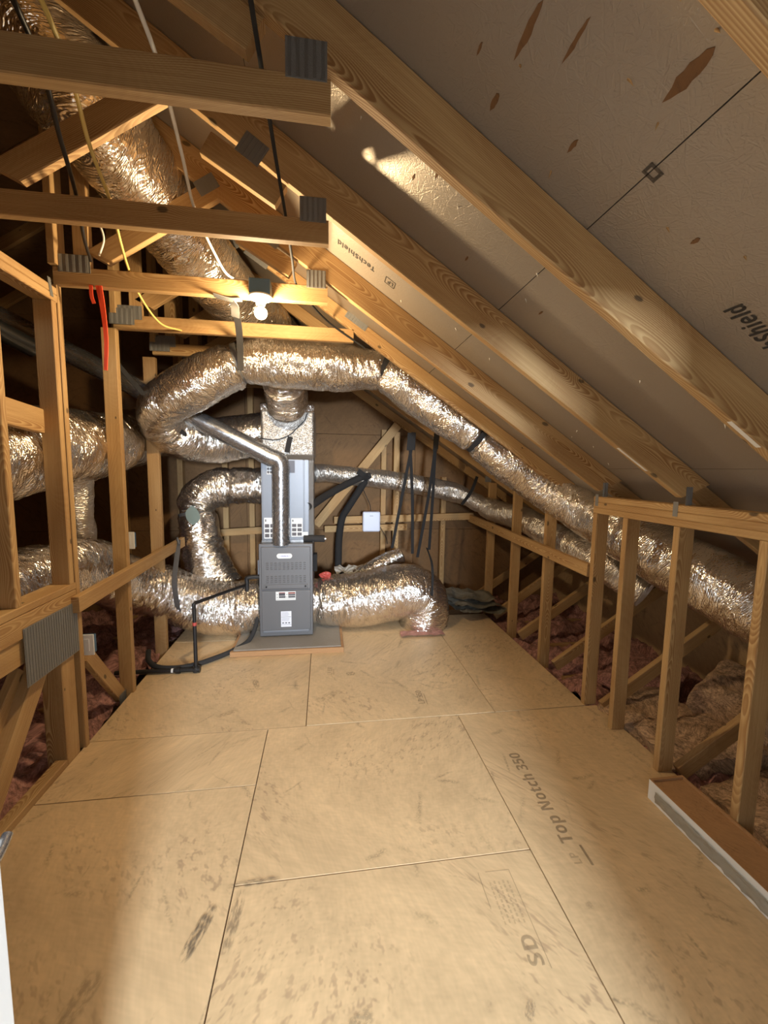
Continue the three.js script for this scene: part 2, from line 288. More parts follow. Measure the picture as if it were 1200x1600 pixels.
mesh('printed_lettering', printPlane(0.24, 0.08, [0.04, 0, -3.15], [0.03, 0, -1], [-1, 0, -0.03], 0.003), inkMat(inkFaint, 0.25), panels[1]);

// trodden marks: a dark smear, a brown drag mark along the joint, an oily spot
const scuff = (sd) => { const t = dataTex(128, 128, (u, v) => { const x = u * 2 - 1, y = v * 2 - 1, e = Math.pow(Math.abs(x), 3) + Math.pow(Math.abs(y), 3), g = 255 * clamp((1 - e) * 1.6, 0, 1) * clamp(0.55 + 1.6 * N3(u * 7 + sd, v * 5, 1) + 0.8 * N3(u * 22, v * 22 + sd, 4), 0, 1); return [g, g, g]; }); t.wrapS = t.wrapT = THREE.ClampToEdgeWrapping; return t; };
for (const [x, z, w, h, a, op, sd, k] of [[-0.425, -1.325, 0.19, 0.05, 1.25, 0.6, 1, 7], [-0.315, -1.35, 0.22, 0.045, 1.5, 0.35, 5, 9], [-0.27, -1.475, 0.2, 0.03, 0.05, 0.4, 9, 9], [0.10, -1.02, 0.09, 0.05, 0.4, 0.3, 13, 9], [-0.50, -2.98, 0.05, 0.14, 0.3, 0.3, 17, 0], [-0.72, -1.18, 0.16, 0.07, 1.3, 0.22, 21, 7], [0.20, -3.05, 0.08, 0.06, 0.1, 0.35, 25, 1], [0.02, -2.75, 0.18, 0.08, 0.7, 0.2, 29, 1], [-0.62, -2.62, 0.14, 0.05, 0.5, 0.25, 33, 0], [0.6, -0.98, 0.06, 0.03, 0.9, 0.35, 37, 9]]) mesh('scuff_mark', printPlane(w, h, [x, 0, z], [Math.cos(a), 0, -Math.sin(a)], [-Math.sin(a), 0, -Math.cos(a)], 0.0026), inkMat(scuff(sd), op, lin(0.10, 0.08, 0.06)), panels[k]);

// ---------------------------------------------------------------- roof deck (foil-faced sheets on the right slope, plain beyond the ridge)
const roof = struct('ceiling', 'foil-faced roof deck sheets over the rafters');
const deckPanels = [];
const rowsX = [3.10, 1.766, 0.748, -0.270, -1.288, RX];
for (let r = 0; r < 5; r++) {
  const xa = rowsX[r + 1], xb = rowsX[r], zs = r % 2 ? [0.36, -1.77, -4.21, -5.0] : [0.36, -0.545, -2.985, -5.0];
  for (let k = 0; k < 3; k++) {
    const z0 = zs[k + 1] + 0.001, z1 = zs[k] - 0.001, L = (xb - xa) / CS - 0.003, g = new THREE.BoxGeometry(L, 0.012, z1 - z0); boxUV(g, 0.7, rnd(), rnd());
    g.applyMatrix4(new THREE.Matrix4().makeBasis(V(CS, -SN, 0), V(SN, CS, 0), V(0, 0, 1))); const xm = (xa + xb) / 2; g.translate(xm + SN * 0.006, deckY(xm) + CS * 0.006, (z0 + z1) / 2);
    deckPanels.push({ m: mesh('sheathing_panel', g, M.deck, roof), xa, xb, z0, z1 });
  }
}
const panelAt = (x, z) => (deckPanels.find((p) => x >= p.xa && x <= p.xb && z >= p.z0 - 0.01 && z <= p.z1 + 0.01) || deckPanels[0]).m;
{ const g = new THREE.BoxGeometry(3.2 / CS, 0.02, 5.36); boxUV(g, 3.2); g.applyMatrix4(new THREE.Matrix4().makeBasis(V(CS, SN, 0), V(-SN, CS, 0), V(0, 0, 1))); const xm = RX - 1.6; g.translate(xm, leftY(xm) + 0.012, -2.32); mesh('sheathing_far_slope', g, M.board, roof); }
{ const g = new THREE.BoxGeometry(5.4 / CS, 0.03, 5.4); boxUV(g, 3.2); g.applyMatrix4(new THREE.Matrix4().makeBasis(V(CS, -SN, 0), V(SN, CS, 0), V(0, 0, 1))); const xm = 0.6; g.translate(xm + SN * 0.03, deckY(xm) + CS * 0.03, -2.32); mesh('shingle_layer', g, M.black, roof); }
// lettering on the foil
const UP = [-CS, SN, 0], AWAY = [0, 0, -1];
const inkTech = inkAlpha(1024, 160, (x) => { x.font = 'bold 116px sans-serif'; x.textBaseline = 'middle'; x.textAlign = 'right'; x.fillText('TechShield', 1000, 84); x.textAlign = 'left'; x.font = 'bold 86px sans-serif'; x.fillText('LP', 80, 74); x.lineWidth = 9; x.strokeRect(62, 18, 152, 122); });
mesh('printed_lettering', printPlane(0.388, 0.08, [0.219, deckY(0.219), -2.225], UP, AWAY, 0.0008), inkMat(inkTech, 0.95), panelAt(0.215, -2.235));
mesh('printed_lettering', printPlane(0.45, 0.098, [1.284, deckY(1.284), -1.035], UP, AWAY, 0.0008), inkMat(inkTech, 0.95), panelAt(1.284, -1.03));
const inkD = inkAlpha(128, 128, (x) => { x.lineWidth = 22; x.strokeRect(24, 34, 80, 60); });
mesh('printed_mark', printPlane(0.05, 0.05, [0.752, deckY(0.752), -0.93], UP, AWAY, 0.0009), inkMat(inkD, 0.6), panelAt(0.76, -0.93));
// torn foil and splinters
function tear(x, z0, z1, w) {
  const sh = new THREE.Shape(); const L = Math.abs(z1 - z0), n = 7; sh.moveTo(0, 0); for (let i = 1; i <= n; i++) sh.lineTo(w * Math.sin(i / n * 2.6) * (0.45 + 0.25 * rnd()), L * i / n); sh.lineTo(0.002, L * 1.1); for (let i = n; i > 0; i--) sh.lineTo(-w * Math.sin(i / n * 2.6) * (0.3 + 0.25 * rnd()), L * i / n);
  const g = new THREE.ExtrudeGeometry(sh, { depth: 0.0016, bevelEnabled: false }); const m = new THREE.Matrix4().makeBasis(V(CS, -SN, 0), V(0, 0, z1 > z0 ? 1 : -1), V(-SN, -CS, 0).multiplyScalar(1)); m.setPosition(x, deckY(x), z0); g.applyMatrix4(m);
  mesh('foil_tear', g, M.tornBoard, panelAt(x, z0));
}
tear(0.674, -0.823, -0.72, 0.030); tear(0.419, -0.969, -0.857, 0.016); tear(0.498, -0.904, -0.818, 0.010); tear(0.418, -1.10, -1.054, 0.016); tear(0.60, -1.04, -1.0, 0.010); tear(0.35, -1.02, -0.99, 0.006); tear(0.92, -0.99, -0.965, 0.012); tear(1.06, -0.86, -0.84, 0.006); tear(0.30, -1.50, -1.47, 0.008); tear(0.36, -1.42, -1.38, 0.010); tear(0.55, -1.66, -1.63, 0.008); tear(0.85, -1.62, -1.59, 0.008);
for (let k = 0; k < 34; k++) { // nail tips and wood splinters pushed through the deck
  const zz = [-0.86, -1.45, -2.08][k % 3] + rr(-0.26, 0.26), x = rr(0.1, 1.75), c = V(x, deckY(x), zz), d = V(rr(-0.5, 0.5), -1, rr(-0.6, 0.6)).normalize(), g = new THREE.ConeGeometry(0.0035, rr(0.012, 0.024), 5); g.applyQuaternion(new THREE.Quaternion().setFromUnitVectors(V(0, 1, 0), d)); g.translate(c.x + d.x * 0.006, c.y + d.y * 0.006, c.z + d.z * 0.006);
  mesh('splinter', g, k % 3 ? M.romexWhite : M.woods[0], panelAt(x, zz));
}

// ---------------------------------------------------------------- roof trusses
const TIE_B = 2.484, TIE_T = 2.573;
const trussNote = [['roof truss closest to the camera, its rafter cutting the upper right corner', -0.555], ['roof truss whose dark tie crosses the picture nearest its top edge', -1.165], ['roof truss with the dark brown tie second from the top', -1.775], ['roof truss whose tie carries the bare light bulb', -2.385], ['roof truss with the bare tie just behind the light bulb', -2.98], ['roof truss above the furnace, behind the arching silver duct', -3.59], ['roof truss second from the back wall, low above the hanging black straps', -4.2], ['roof truss standing against the back wall', -4.815]];
trussNote.forEach(([label, z], i) => {
  const t = thing('roof_truss', label, 'truss', 'roof trusses'), zc = z - 0.019, big = i < 4, d = big ? 0.14 : 0.089, R = { mats: M.rafters };
  const off = d / 2 + 0.0005, P = (x, o = off, k = 0) => [x - SN * o, deckY(x) - CS * o, zc + k];
  if (big) { wood('rafter', P(RX + 0.02), P(1.80 + SN * off), d, 0.038, [SN, CS, 0], t, { ...R, kB: S }); wood('top_chord', [1.55 - SN * 0.045, deckY(1.55) - CS * 0.045, zc - 0.039], [2.95 - SN * 0.045, deckY(2.95) - CS * 0.045, zc - 0.039], 0.089, 0.038, [SN, CS, 0], t, R); }
  else wood('rafter', P(RX + 0.02), P(2.95), d, 0.038, [SN, CS, 0], t, R);
  wood('far_rafter', [RX - 0.02 + SN * off, leftY(RX - 0.02) - CS * off, zc], [-4.6 + SN * off, leftY(-4.6) - CS * off, zc], d, 0.038, [-SN, CS, 0], t, R);
  const xe = i === 4 ? 0.20 : i > 4 ? 0.24 : 0.016, xl = i < 3 ? -2.6 : -1.345, yb = i > 3 ? 2.462 : TIE_B;
  wood('tie_beam', [xl, yb + 0.0445, zc], [xe, yb + 0.0445, zc], 0.089, 0.038, [0, 1, 0], t, { mats: i < 3 ? M.rafters : M.woods });
  if (i > 2) { // double posts above the left end of the tie, and a short post below the ridge
    wood('post', [-1.335, yb + 0.09, zc], [-1.335, 3.34, zc], 0.038, 0.089, [1, 0, 0], t, { mats: M.rafters }); wood('post', [-1.21, yb + 0.09, zc], [-1.21, 3.34, zc], 0.075, 0.038, [1, 0, 0], t, { mats: M.rafters });
    mesh('nail_plate', nailPlate([-1.245, yb + 0.105, z + 0.0015], 0.15, 0.085), M.plate, t);
  }
  if (i > 0 && i < 7) { // sloping web from the tie up to the rafter
    const dx = i > 3 ? -0.02 : 0; wood('web', [-1.114 + dx - SN * 0.05, 2.578 + CS * 0.058, zc], [-0.556 + dx - SN * 0.05, 2.955 + CS * 0.05, zc], 0.1, 0.038, [-SN, CS, 0], t, { kA: -0.6, kB: -0.3 });
    mesh('nail_plate', nailPlate([-0.60 + dx, 3.025, z + 0.0015], 0.11, 0.075, [CS, SN, 0], [-SN, CS, 0]), M.plate, t);
  }
  if (i > 0 && i < 4) { // scab under the rafter, then the plate that ties rafter and tie together
    wood('scab', [-0.40 - SN * 0.085, 2.86 - CS * 0.06, zc], [-0.17, 2.648, zc], 0.09, 0.036, [SN, CS, 0], t, R);
    mesh('nail_plate', nailPlate([-0.045, 2.606, z + 0.0015], 0.104, 0.092), M.plate, t);
    mesh('nail_plate', nailPlate([-0.275, 2.802, z + 0.0015], 0.1, 0.085, [CS, -SN, 0], [SN, CS, 0]), M.plate, t);
  }
  if (i === 1 || i === 2) { const [xa, xb] = i === 1 ? [1.29, 1.41] : [1.37, 1.53], L = (x) => [x, deckY(x) - 0.1685, z - 0.012]; mesh('paper_scrap', band([L(xa), L((xa + xb) / 2), L(xb)], 0.016, 0.0015, [SN, CS, 0]), M.romexWhite, t); }
  if (i === 4) { mesh('nail_plate', nailPlate([0.235, 2.628, z + 0.0015], 0.17, 0.1, [CS, -SN, 0], [SN, CS, 0], 8), M.plate, t); mesh('nail_plate', nailPlate([-0.43, 2.985, z + 0.0015], 0.17, 0.1, [CS, -SN, 0], [SN, CS, 0], 8), M.plate, t); }
  // sloping web and bottom chord in the eave space
  const wx = i === 1 ? 2.05 : 1.87; if (i > 0) wood('eave_web', [wx, 0.0 + (i === 6 ? -0.02 : 0), zc], [2.80, deckY(2.80) - 0.30, zc], 0.089, 0.038, [-0.6, 0.8, 0], t, { mats: M.woods });
  wood('bottom_chord', [1.95, -0.14, zc], [3.0, -0.14, zc], 0.089, 0.038, [0, 1, 0], t, R);
  wood('bottom_chord', [-4.6, -0.14, zc], [-1.36, -0.14, zc], 0.089, 0.038, [0, 1, 0], t, R);
});

// ---------------------------------------------------------------- right knee wall
const wallR = struct('wall_right', 'open stud knee wall along the right of the floor');
for (const z of [-2.46, -2.185, -1.825, -1.405, -0.95, -0.35]) wood('stud', [1.80, 0.001, z], [1.80, 1.318, z], 0.089, 0.038, [1, 0, 0], wallR);
for (let k = 0; k < 3; k++) wood('top_plate', [1.80, 1.3365 + k * 0.0365, -2.478], [1.80, 1.3365 + k * 0.0365, 0.3], 0.036, 0.089, [0, 1, 0], wallR);
wood('stud', [1.835, -0.18, -3.12], [1.835, 1.245, -3.12], 0.089, 0.038, [1, 0, 0], wallR); wood('stud', [1.85, -0.18, -3.745], [1.85, 1.435, -3.745], 0.089, 0.038, [1, 0, 0], wallR); wood('stud', [1.87, -0.18, -4.41], [1.87, 1.45, -4.41], 0.089, 0.038, [1, 0, 0], wallR);
wood('ledger', [1.765, 0.927, -2.49], [1.765, 1.005, -4.84], 0.088, 0.036, [0, 1, 0], wallR);
for (const z of [-2.405, -1.795]) { mesh('rafter_clip', mergeGeometries([nailPlate([1.7555, 1.405, z - 0.045], 0.03, 0.075, [0, 0, -1], [0, 1, 0], 2), nailPlate([1.762, 1.475, z + 0.021], 0.035, 0.09, [1, 0, 0], [0, 1, 0], 2)]), M.plate, wallR); }
for (const [x, y, z] of [[1.79, 1.475, -3.74], [1.80, 1.49, -4.40]]) mesh('nail_plate', nailPlate([x, y, z + 0.022], 0.07, 0.06, [1, 0, 0], [0, 1, 0], 3), M.plate, wallR);

// ---------------------------------------------------------------- left wall framing
const wallL = struct('wall_left', 'open stud wall along the left of the floor');
wood('stud', [-1.375, 0.955, -2.355], [-1.375, 2.39, -2.355], 0.089, 0.036, [1, 0, 0], wallL, { mats: M.woods });
wood('stud', [-1.362, -0.001, -2.402], [-1.362, 2.482, -2.402], 0.065, 0.036, [1, 0, 0], wallL);
wood('stud', [-1.385, 0.955, -1.975], [-1.385, 2.39, -1.975], 0.10, 0.036, [1, 0, 0], wallL); wood('stud', [-1.385, 0.955, -1.40], [-1.385, 2.39, -1.40], 0.10, 0.036, [1, 0, 0], wallL);
for (let k = 0; k < 2; k++) wood('top_plate', [-1.375, 2.410 + k * 0.037, -2.38], [-1.375, 2.410 + k * 0.037, 0.3], 0.0365, 0.089, [0, 1, 0], wallL);
wood('sill_plate', [-1.385, 0.936, -2.382], [-1.385, 0.936, 0.3], 0.036, 0.11, [0, 1, 0], wallL);
wood('header', [-1.385, 0.862, -2.38], [-1.385, 0.862, 0.3], 0.108, 0.108, [0, 1, 0], wallL, { mats: M.rafters });
wood('header', [-1.39, 0.745, -2.0], [-1.39, 0.745, 0.3], 0.12, 0.09, [0, 1, 0], wallL, { mats: M.woods });
wood('stud', [-1.395, 0.0, -2.30], [-1.395, 0.805, -2.30], 0.10, 0.11, [1, 0, 0], wallL, { mats: M.rafters });
mesh('nail_plate', nailPlate([-1.328, 0.715, -2.175], 0.40, 0.275, [0, 0, -1], [0, 1, 0], 22), M.plate, wallL);
wood('brace', [-1.40, 0.60, -2.16], [-1.40, -0.12, -1.60], 0.10, 0.06, [0, 1, 1], wallL, { mats: M.woods });
wood('brace', [-1.44, 0.60, -2.10], [-1.44, -0.12, -1.44], 0.09, 0.04, [0, 1, 1], wallL, { mats: M.rafters });
wood('bottom_plate', [-1.375, 0.012, -2.24], [-1.375, 0.012, 0.3], 0.045, 0.06, [0, 1, 0], wallL);
wood('stud', [-1.372, -0.12, -2.985], [-1.372, 2.46, -2.985], 0.089, 0.045, [1, 0, 0], wallL); wood('stud', [-1.41, -0.12, -3.70], [-1.41, 2.46, -3.70], 0.095, 0.045, [1, 0, 0], wallL);
wood('ledger', [-1.312, 0.842, -2.335], [-1.312, 0.885, -4.02], 0.088, 0.038, [0, 1, 0], wallL);
wood('brace', [-1.40, 0.47, -2.56], [-1.40, 0.0, -2.93], 0.085, 0.038, [0, 1, 1], wallL); mesh('nail_plate', nailPlate([-1.376, -0.03, -2.93], 0.12, 0.12, [0, 0, -1], [0, 1, 0], 4), M.plate, wallL);
wood('blocking', [-1.42, 1.83, -1.99], [-1.42, 1.80, -2.34], 0.12, 0.038, [0, 1, 0], wallL);
mesh('rafter_clip', nailPlate([-1.3285, 2.45, -2.33], 0.022, 0.085, [0, 0, -1], [0, 1, 0.2], 2), M.plate, wallL);
for (const [z, y] of [[-2.985, 2.535], [-3.60, 2.535]]) mesh('nail_plate', nailPlate([-1.285, y, z + 0.024], 0.15, 0.1), M.plate, wallL);

// ---------------------------------------------------------------- back gable wall
const wallB = struct('wall_back', 'brown strand board gable wall behind the furnace');
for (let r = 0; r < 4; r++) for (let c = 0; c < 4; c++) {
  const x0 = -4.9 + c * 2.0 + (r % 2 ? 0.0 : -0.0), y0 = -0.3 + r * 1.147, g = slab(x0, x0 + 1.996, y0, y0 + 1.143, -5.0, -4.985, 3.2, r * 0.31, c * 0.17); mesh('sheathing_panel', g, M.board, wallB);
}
wood('stud', [0.845, -0.1, -4.86], [0.845, 2.02, -4.86], 0.07, 0.06, [1, 0, 0], wallB); wood('stud', [0.70, 0.3, -4.93], [0.70, 2.05, -4.93], 0.06, 0.06, [1, 0, 0], wallB);
wood('brace', [0.845, 2.10, -4.80], [-0.10, 0.93, -4.80], 0.10, 0.038, [0, 1, 0], wallB, { mats: M.rafters });
wood('ledger', [0.0, 0.885, -4.775], [0.97, 0.905, -4.775], 0.075, 0.036, [0, 1, 0], wallB); wood('ledger', [0.11, 0.985, -4.80], [1.80, 1.03, -4.80], 0.085, 0.036, [0, 1, 0], wallB); wood('ledger', [-1.30, 0.84, -4.80], [-0.5, 0.885, -4.80], 0.08, 0.036, [0, 1, 0], wallB);
for (const [x, y0, y1] of [[-1.12, 0.2, 1.9], [-0.83, 0.2, 2.6], [-1.6, -0.1, 3.2], [-2.2, -0.1, 3.6], [1.45, -0.1, 1.5]]) wood('stud', [x, y0, -4.93], [x, y1, -4.93], 0.06, 0.08, [1, 0, 0], wallB);
{ const g = slab(-5.02, -5.0, -0.4, 2.3, -5.0, 0.35, 3.2); structMesh('wall_left_outer', g, M.plainBoard, 'plain board outer wall far beyond the left framing'); }
structMesh('wall_right_outer', slab(3.02, 3.06, -0.4, 0.9, -5.0, 0.35, 3.2), M.plainBoard, 'plain eave board beyond the right knee wall');
structMesh('floor_attic_right', slab(1.78, 3.05, -0.32, -0.28, -5.0, 0.35, 3.2), M.plainBoard, 'ceiling board under the insulation on the right');
structMesh('floor_attic_left', slab(-5.0, -1.34, -0.32, -0.28, -5.0, 0.35, 3.2), M.plainBoard, 'ceiling board under the insulation on the left');
structMesh('floor_attic_back', slab(-1.34, 1.78, -0.32, -0.28, -5.0, -4.4, 3.2), M.plainBoard, 'ceiling board behind the furnace');

// ---------------------------------------------------------------- wall behind the camera with its doorway, and the daylit room beyond
{
  const parts = [slab(-5.0, -0.52, -0.3, 4.4, 0.30, 0.42, 3.2), slab(0.84, 3.05, -0.3, 4.4, 0.30, 0.42, 3.2), slab(-0.52, 0.84, 1.92, 4.4, 0.30, 0.42, 3.2)];
  structMesh('wall_front', mergeGeometries(parts), M.board, 'plain wall with the doorway the camera stands in');
  const tr = structMesh('trim_1', mergeGeometries([slab(-0.52, -0.50, 0, 1.92, 0.29, 0.43), slab(0.82, 0.84, 0, 1.92, 0.29, 0.43), slab(-0.50, 0.82, 1.90, 1.92, 0.29, 0.43)]), M.white, 'white door frame around the camera position');
  structMesh('floor_hall', slab(-1.4, 2.0, -0.05, 0.0, 0.301, 3.3), M.carpet, 'carpeted floor of the room behind the camera');
  structMesh('ceiling_hall', slab(-1.4, 2.0, 2.44, 2.5, 0.42, 3.3), M.wallPaint, 'ceiling of the room behind the camera');
  structMesh('wall_hall_left', slab(-1.46, -1.4, -0.05, 2.5, 0.42, 3.3), M.wallPaint, 'left wall of the room behind the camera');
  structMesh('wall_hall_right', slab(2.0, 2.06, -0.05, 2.5, 0.42, 3.3), M.wallPaint, 'right wall of the room behind the camera');
  structMesh('wall_hall_back', slab(-1.46, 2.06, -0.05, 2.5, 3.3, 3.36), M.wallPaint, 'far wall of the room behind the camera');
  const w = struct('window_1', 'bright daylit window in the room behind the camera'), { x, y, z, w: W, h } = WINDOW;
  mesh('window_frame', mergeGeometries([slab(x - W / 2 - 0.06, x - W / 2, y - h / 2 - 0.06, y + h / 2 + 0.06, z + 0.02, z + 0.14), slab(x + W / 2, x + W / 2 + 0.06, y - h / 2 - 0.06, y + h / 2 + 0.06, z + 0.02, z + 0.14), slab(x - W / 2, x + W / 2, y + h / 2, y + h / 2 + 0.06, z + 0.02, z + 0.14), slab(x - W / 2, x + W / 2, y - h / 2 - 0.06, y - h / 2, z + 0.02, z + 0.14)]), M.white, w);
  mesh('pane', slab(x - W / 2, x + W / 2, y - h / 2, y + h / 2, z + 0.06, z + 0.07), std({ color: 0x000000, emissive: new THREE.Color().setRGB(0.76, 0.87, 1.0), emissiveIntensity: 40 }), w);
  const d = struct('door_1', 'white door leaf standing open at the left edge');
  mesh('leaf', rbox(-0.505, -0.468, 0.012, 1.89, -0.618, 0.27, 0.003), M.white, d);
  const lv = mesh('lever_handle', tube([[-0.468, 1.03, -0.545], [-0.455, 1.03, -0.55], [-0.452, 1.032, -0.57], [-0.456, 1.036, -0.60], [-0.462, 1.042, -0.625]], 0.007, 10), M.galv, d);
  mesh('rose', rod([-0.468, 1.03, -0.545], [-0.462, 1.03, -0.545], 0.022, 24), M.galv, d);
}

// ---------------------------------------------------------------- insulation beyond the framing
function fluffField(x0, x1, z0, z1, y, amp, sd) {
  const nx = Math.round((x1 - x0) / 0.03), nz = Math.round((z1 - z0) / 0.03), g = new THREE.PlaneGeometry(x1 - x0, z1 - z0, nx, nz); g.rotateX(-Math.PI / 2); g.translate((x0 + x1) / 2, y, (z0 + z1) / 2); const p = g.attributes.position, u = g.attributes.uv;
  for (let i = 0; i < p.count; i++) { const x = p.getX(i), z = p.getZ(i), h = amp * (N3(x * 3, z * 3, sd) + 0.7 * (1 - 2 * Math.abs(N3(x * 6, z * 6, sd + 4))) * 0.6 + 0.4 * N3(x * 14, z * 14, sd + 8) + 0.2 * N3(x * 32, z * 32, sd)); p.setY(i, y + h); u.setXY(i, x / 0.9, z / 0.9); }
  g.computeVertexNormals(); return g;
}
for (const [nm, a, lb] of [['insulation_blanket', [1.80, 3.02, -4.98, 0.25, -0.10, 0.11, 3], 'pink fibreglass insulation spread behind the right knee wall'], ['insulation_blanket', [-4.9, -1.42, -4.98, 0.25, -0.09, 0.10, 9], 'pink fibreglass insulation spread behind the left framing']]) { const m = single(nm, fluffField(...a), M.pink, lb, 'insulation'); m.userData.kind = 'stuff'; }
function batt(c, s, turn, tilt, sd, mat, label) {
  const g = new THREE.BoxGeometry(1, 1, 1, 22, 9, 22), p = g.attributes.position;
  for (let i = 0; i < p.count; i++) { let x = p.getX(i) * s[0], y = p.getY(i) * s[1], z = p.getZ(i) * s[2]; const e = 1 - 0.35 * Math.pow(Math.abs(p.getX(i) * 2), 6) * 1 - 0.3 * Math.pow(Math.abs(p.getZ(i) * 2), 6); y = y * e + 0.035 * N3(x * 6 + sd, z * 6, 1) + 0.016 * N3(x * 17 + sd, z * 17, y * 17) + 0.012 * N3(x * 34, y * 34, z * 34 + sd); x += 0.02 * N3(y * 14 + sd, z * 9, 3); z += 0.02 * N3(x * 9, y * 14, sd); p.setXYZ(i, x, y, z); }
  g.computeVertexNormals(); boxUV(g, 0.6); g.rotateX(tilt[0]); g.rotateZ(tilt[1]); g.rotateY(turn); g.translate(...c); return single('insulation_batt', g, mat, label, 'insulation', 'loose insulation batts');
}
batt([2.13, -0.02, -2.28], [0.55, 0.12, 0.42], 0.25, [0.05, 0.1], 1, M.tan, 'tan insulation batt tucked between the two closest knee wall studs');
batt([2.20, 0.0, -1.98], [0.62, 0.14, 0.36], -0.1, [0, 0.08], 5, M.tan, 'wide tan insulation batt at the floor edge, left of the widest stud');
batt([2.62, 0.14, -2.12], [0.5, 0.30, 0.4], 0.4, [0.3, 0.2], 9, M.tan, 'thick upright tan insulation batt leaning in the eave');
batt([2.28, -0.03, -1.55], [0.7, 0.11, 0.36], 0.05, [0, 0.05], 13, M.tan, 'pale insulation batt beside the flat box');
batt([2.45, 0.0, -2.72], [0.6, 0.12, 0.4], 0.5, [0.1, 0.1], 17, M.pink, 'pink insulation batt under the sloping duct in the eave');

// ---------------------------------------------------------------- furnace
{
  const t = thing('furnace', 'dark grey upright furnace cabinet with louvred door on a low platform', 'furnace');
  const x0 = -0.578, x1 = -0.106, zf = -3.70, zb = -4.42, y0 = 0.095, y1 = 0.912;
  mesh('cabinet', rbox(x0, x1, y0 - 0.03, y1, zb, zf, 0.006), M.cabinet, t);
  const ud = mesh('upper_door', rbox(x0 + 0.02, x1 - 0.02, 0.50, 0.885, zf - 0.01, zf + 0.012, 0.006), M.cabinet, t), ld = mesh('lower_door', rbox(x0 + 0.02, x1 - 0.02, y0 + 0.02, 0.488, zf - 0.01, zf + 0.012, 0.006), M.cabinet, t);
  mesh('door_crease', rbox(x0 + 0.045, x1 - 0.045, 0.506, 0.545, zf + 0.008, zf + 0.019, 0.005), M.cabinet, ud);
  mesh('bottom_rail', rbox(x0 + 0.035, x1 - 0.035, y0 + 0.012, y0 + 0.03, zf, zf + 0.022, 0.003), M.cabinetLight, ld);
  const lv = []; for (const yb of [0.565, 0.685]) for (let r = 0; r < 4; r++) for (let c = 0; c < 10; c++) { const g = new RoundedBoxGeometry(0.021, 0.007, 0.008, 1, 0.003); g.rotateX(0.5); g.translate(x0 + 0.075 + c * 0.036, yb + r * 0.0185, zf + 0.0135); lv.push(g); }
  const lm = mesh('louvres', mergeGeometries(lv), M.cabinet, ud); lm.userData.kind = 'stuff';
  for (const x of [x0 + 0.065, x1 - 0.065]) mesh('latch', rod([x, 0.528, zf + 0.018], [x, 0.528, zf + 0.026], 0.008, 12), M.black, ud);
  const badge = mesh('badge', (() => { const s = new THREE.Shape(), w = 0.066, h = 0.021; s.moveTo(-w + h, -h); s.lineTo(w - h, -h); s.absarc(w - h, 0, h, -Math.PI / 2, Math.PI / 2); s.lineTo(-w + h, h); s.absarc(-w + h, 0, h, Math.PI / 2, Math.PI * 1.5); const g = new THREE.ExtrudeGeometry(s, { depth: 0.004, bevelEnabled: true, bevelSize: 0.0015, bevelThickness: 0.0015, bevelSegments: 2 }); g.translate((x0 + x1) / 2 - 0.012, 0.805, zf + 0.012); return g; })(), M.white, ud);
  const logo = printTex(512, 160, (x) => { x.fillStyle = '#e9e9ee'; x.fillRect(0, 0, 512, 160); x.fillStyle = '#37408c'; x.font = 'bold 92px sans-serif'; x.textAlign = 'center'; x.textBaseline = 'middle'; x.fillText('LENNOX', 250, 84); x.fillRect(470, 52, 12, 56); });
  mesh('badge_print', printPlane(0.104, 0.0325, [(x0 + x1) / 2 - 0.012, 0.805, zf + 0.0178], [1, 0, 0], [0, 1, 0], 0.0004), std({ map: logo, roughness: 0.4 }), badge);
  const warn = printTex(512, 232, (x) => { x.fillStyle = '#d8d8d4'; x.fillRect(0, 0, 512, 232); x.fillStyle = '#7a2a1c'; x.fillRect(80, 22, 160, 22); x.fillRect(320, 22, 180, 40); x.fillStyle = '#3c3a3e'; x.fillRect(80, 46, 160, 66); x.fillRect(80, 122, 170, 46); x.fillRect(320, 70, 180, 40); x.fillRect(320, 122, 180, 46); x.fillStyle = '#333'; for (const [a, b] of [[38, 75], [38, 145], [285, 75], [285, 145]]) { x.beginPath(); x.moveTo(a - 14, b + 14); x.lineTo(a, b - 14); x.lineTo(a + 14, b + 14); x.fill(); } x.fillStyle = '#888'; x.fillRect(20, 196, 470, 8); });
  mesh('warning_label', printPlane(0.175, 0.08, [(x0 + x1) / 2 - 0.004, 0.44, zf + 0.012], [1, 0, 0], [0, 1, 0], 0.0008), std({ map: warn, roughness: 0.45 }), ld);
  const note = printTex(256, 400, (x) => { x.fillStyle = '#dcdce2'; x.fillRect(0, 0, 256, 400); x.fillStyle = '#8b8b98'; for (let k = 0; k < 7; k++) x.fillRect(20, 24 + k * 16, 150 + (k * 37) % 60, 5); x.fillStyle = '#44444c'; x.fillRect(10, 142, 236, 8); x.fillStyle = '#8b8b98'; for (let k = 0; k < 6; k++) x.fillRect(20, 170 + k * 15, 210 - (k * 29) % 50, 5); x.fillStyle = '#55555e'; for (let k = 0; k < 3; k++) x.fillRect(28 + k * 74, 284, 46, 30); x.fillRect(10, 340, 236, 7); });
  mesh('rating_label', printPlane(0.092, 0.145, [(x0 + x1) / 2 - 0.002, 0.225, zf + 0.012], [1, 0, 0], [0, 1, 0], 0.0008), std({ map: note, roughness: 0.45 }), ld);
  for (const x of [x0 + 0.05, x1 - 0.05]) for (const z of [zf - 0.05, zb + 0.05]) mesh('foot', rod([x, 0.06, z], [x, y0 - 0.02, z], 0.03, 14), M.black, t);
  mesh('side_box', rbox(x1, x1 + 0.035, 0.62, 0.78, -3.95, -3.85, 0.004), M.black, t); mesh('side_box', rbox(x0 - 0.03, x0, 0.60, 0.74, -3.9, -3.82, 0.004), M.cabinetLight, t);
  // platform
  const p = thing('furnace_platform', 'low tan platform with silvery pan under the furnace', 'platform');
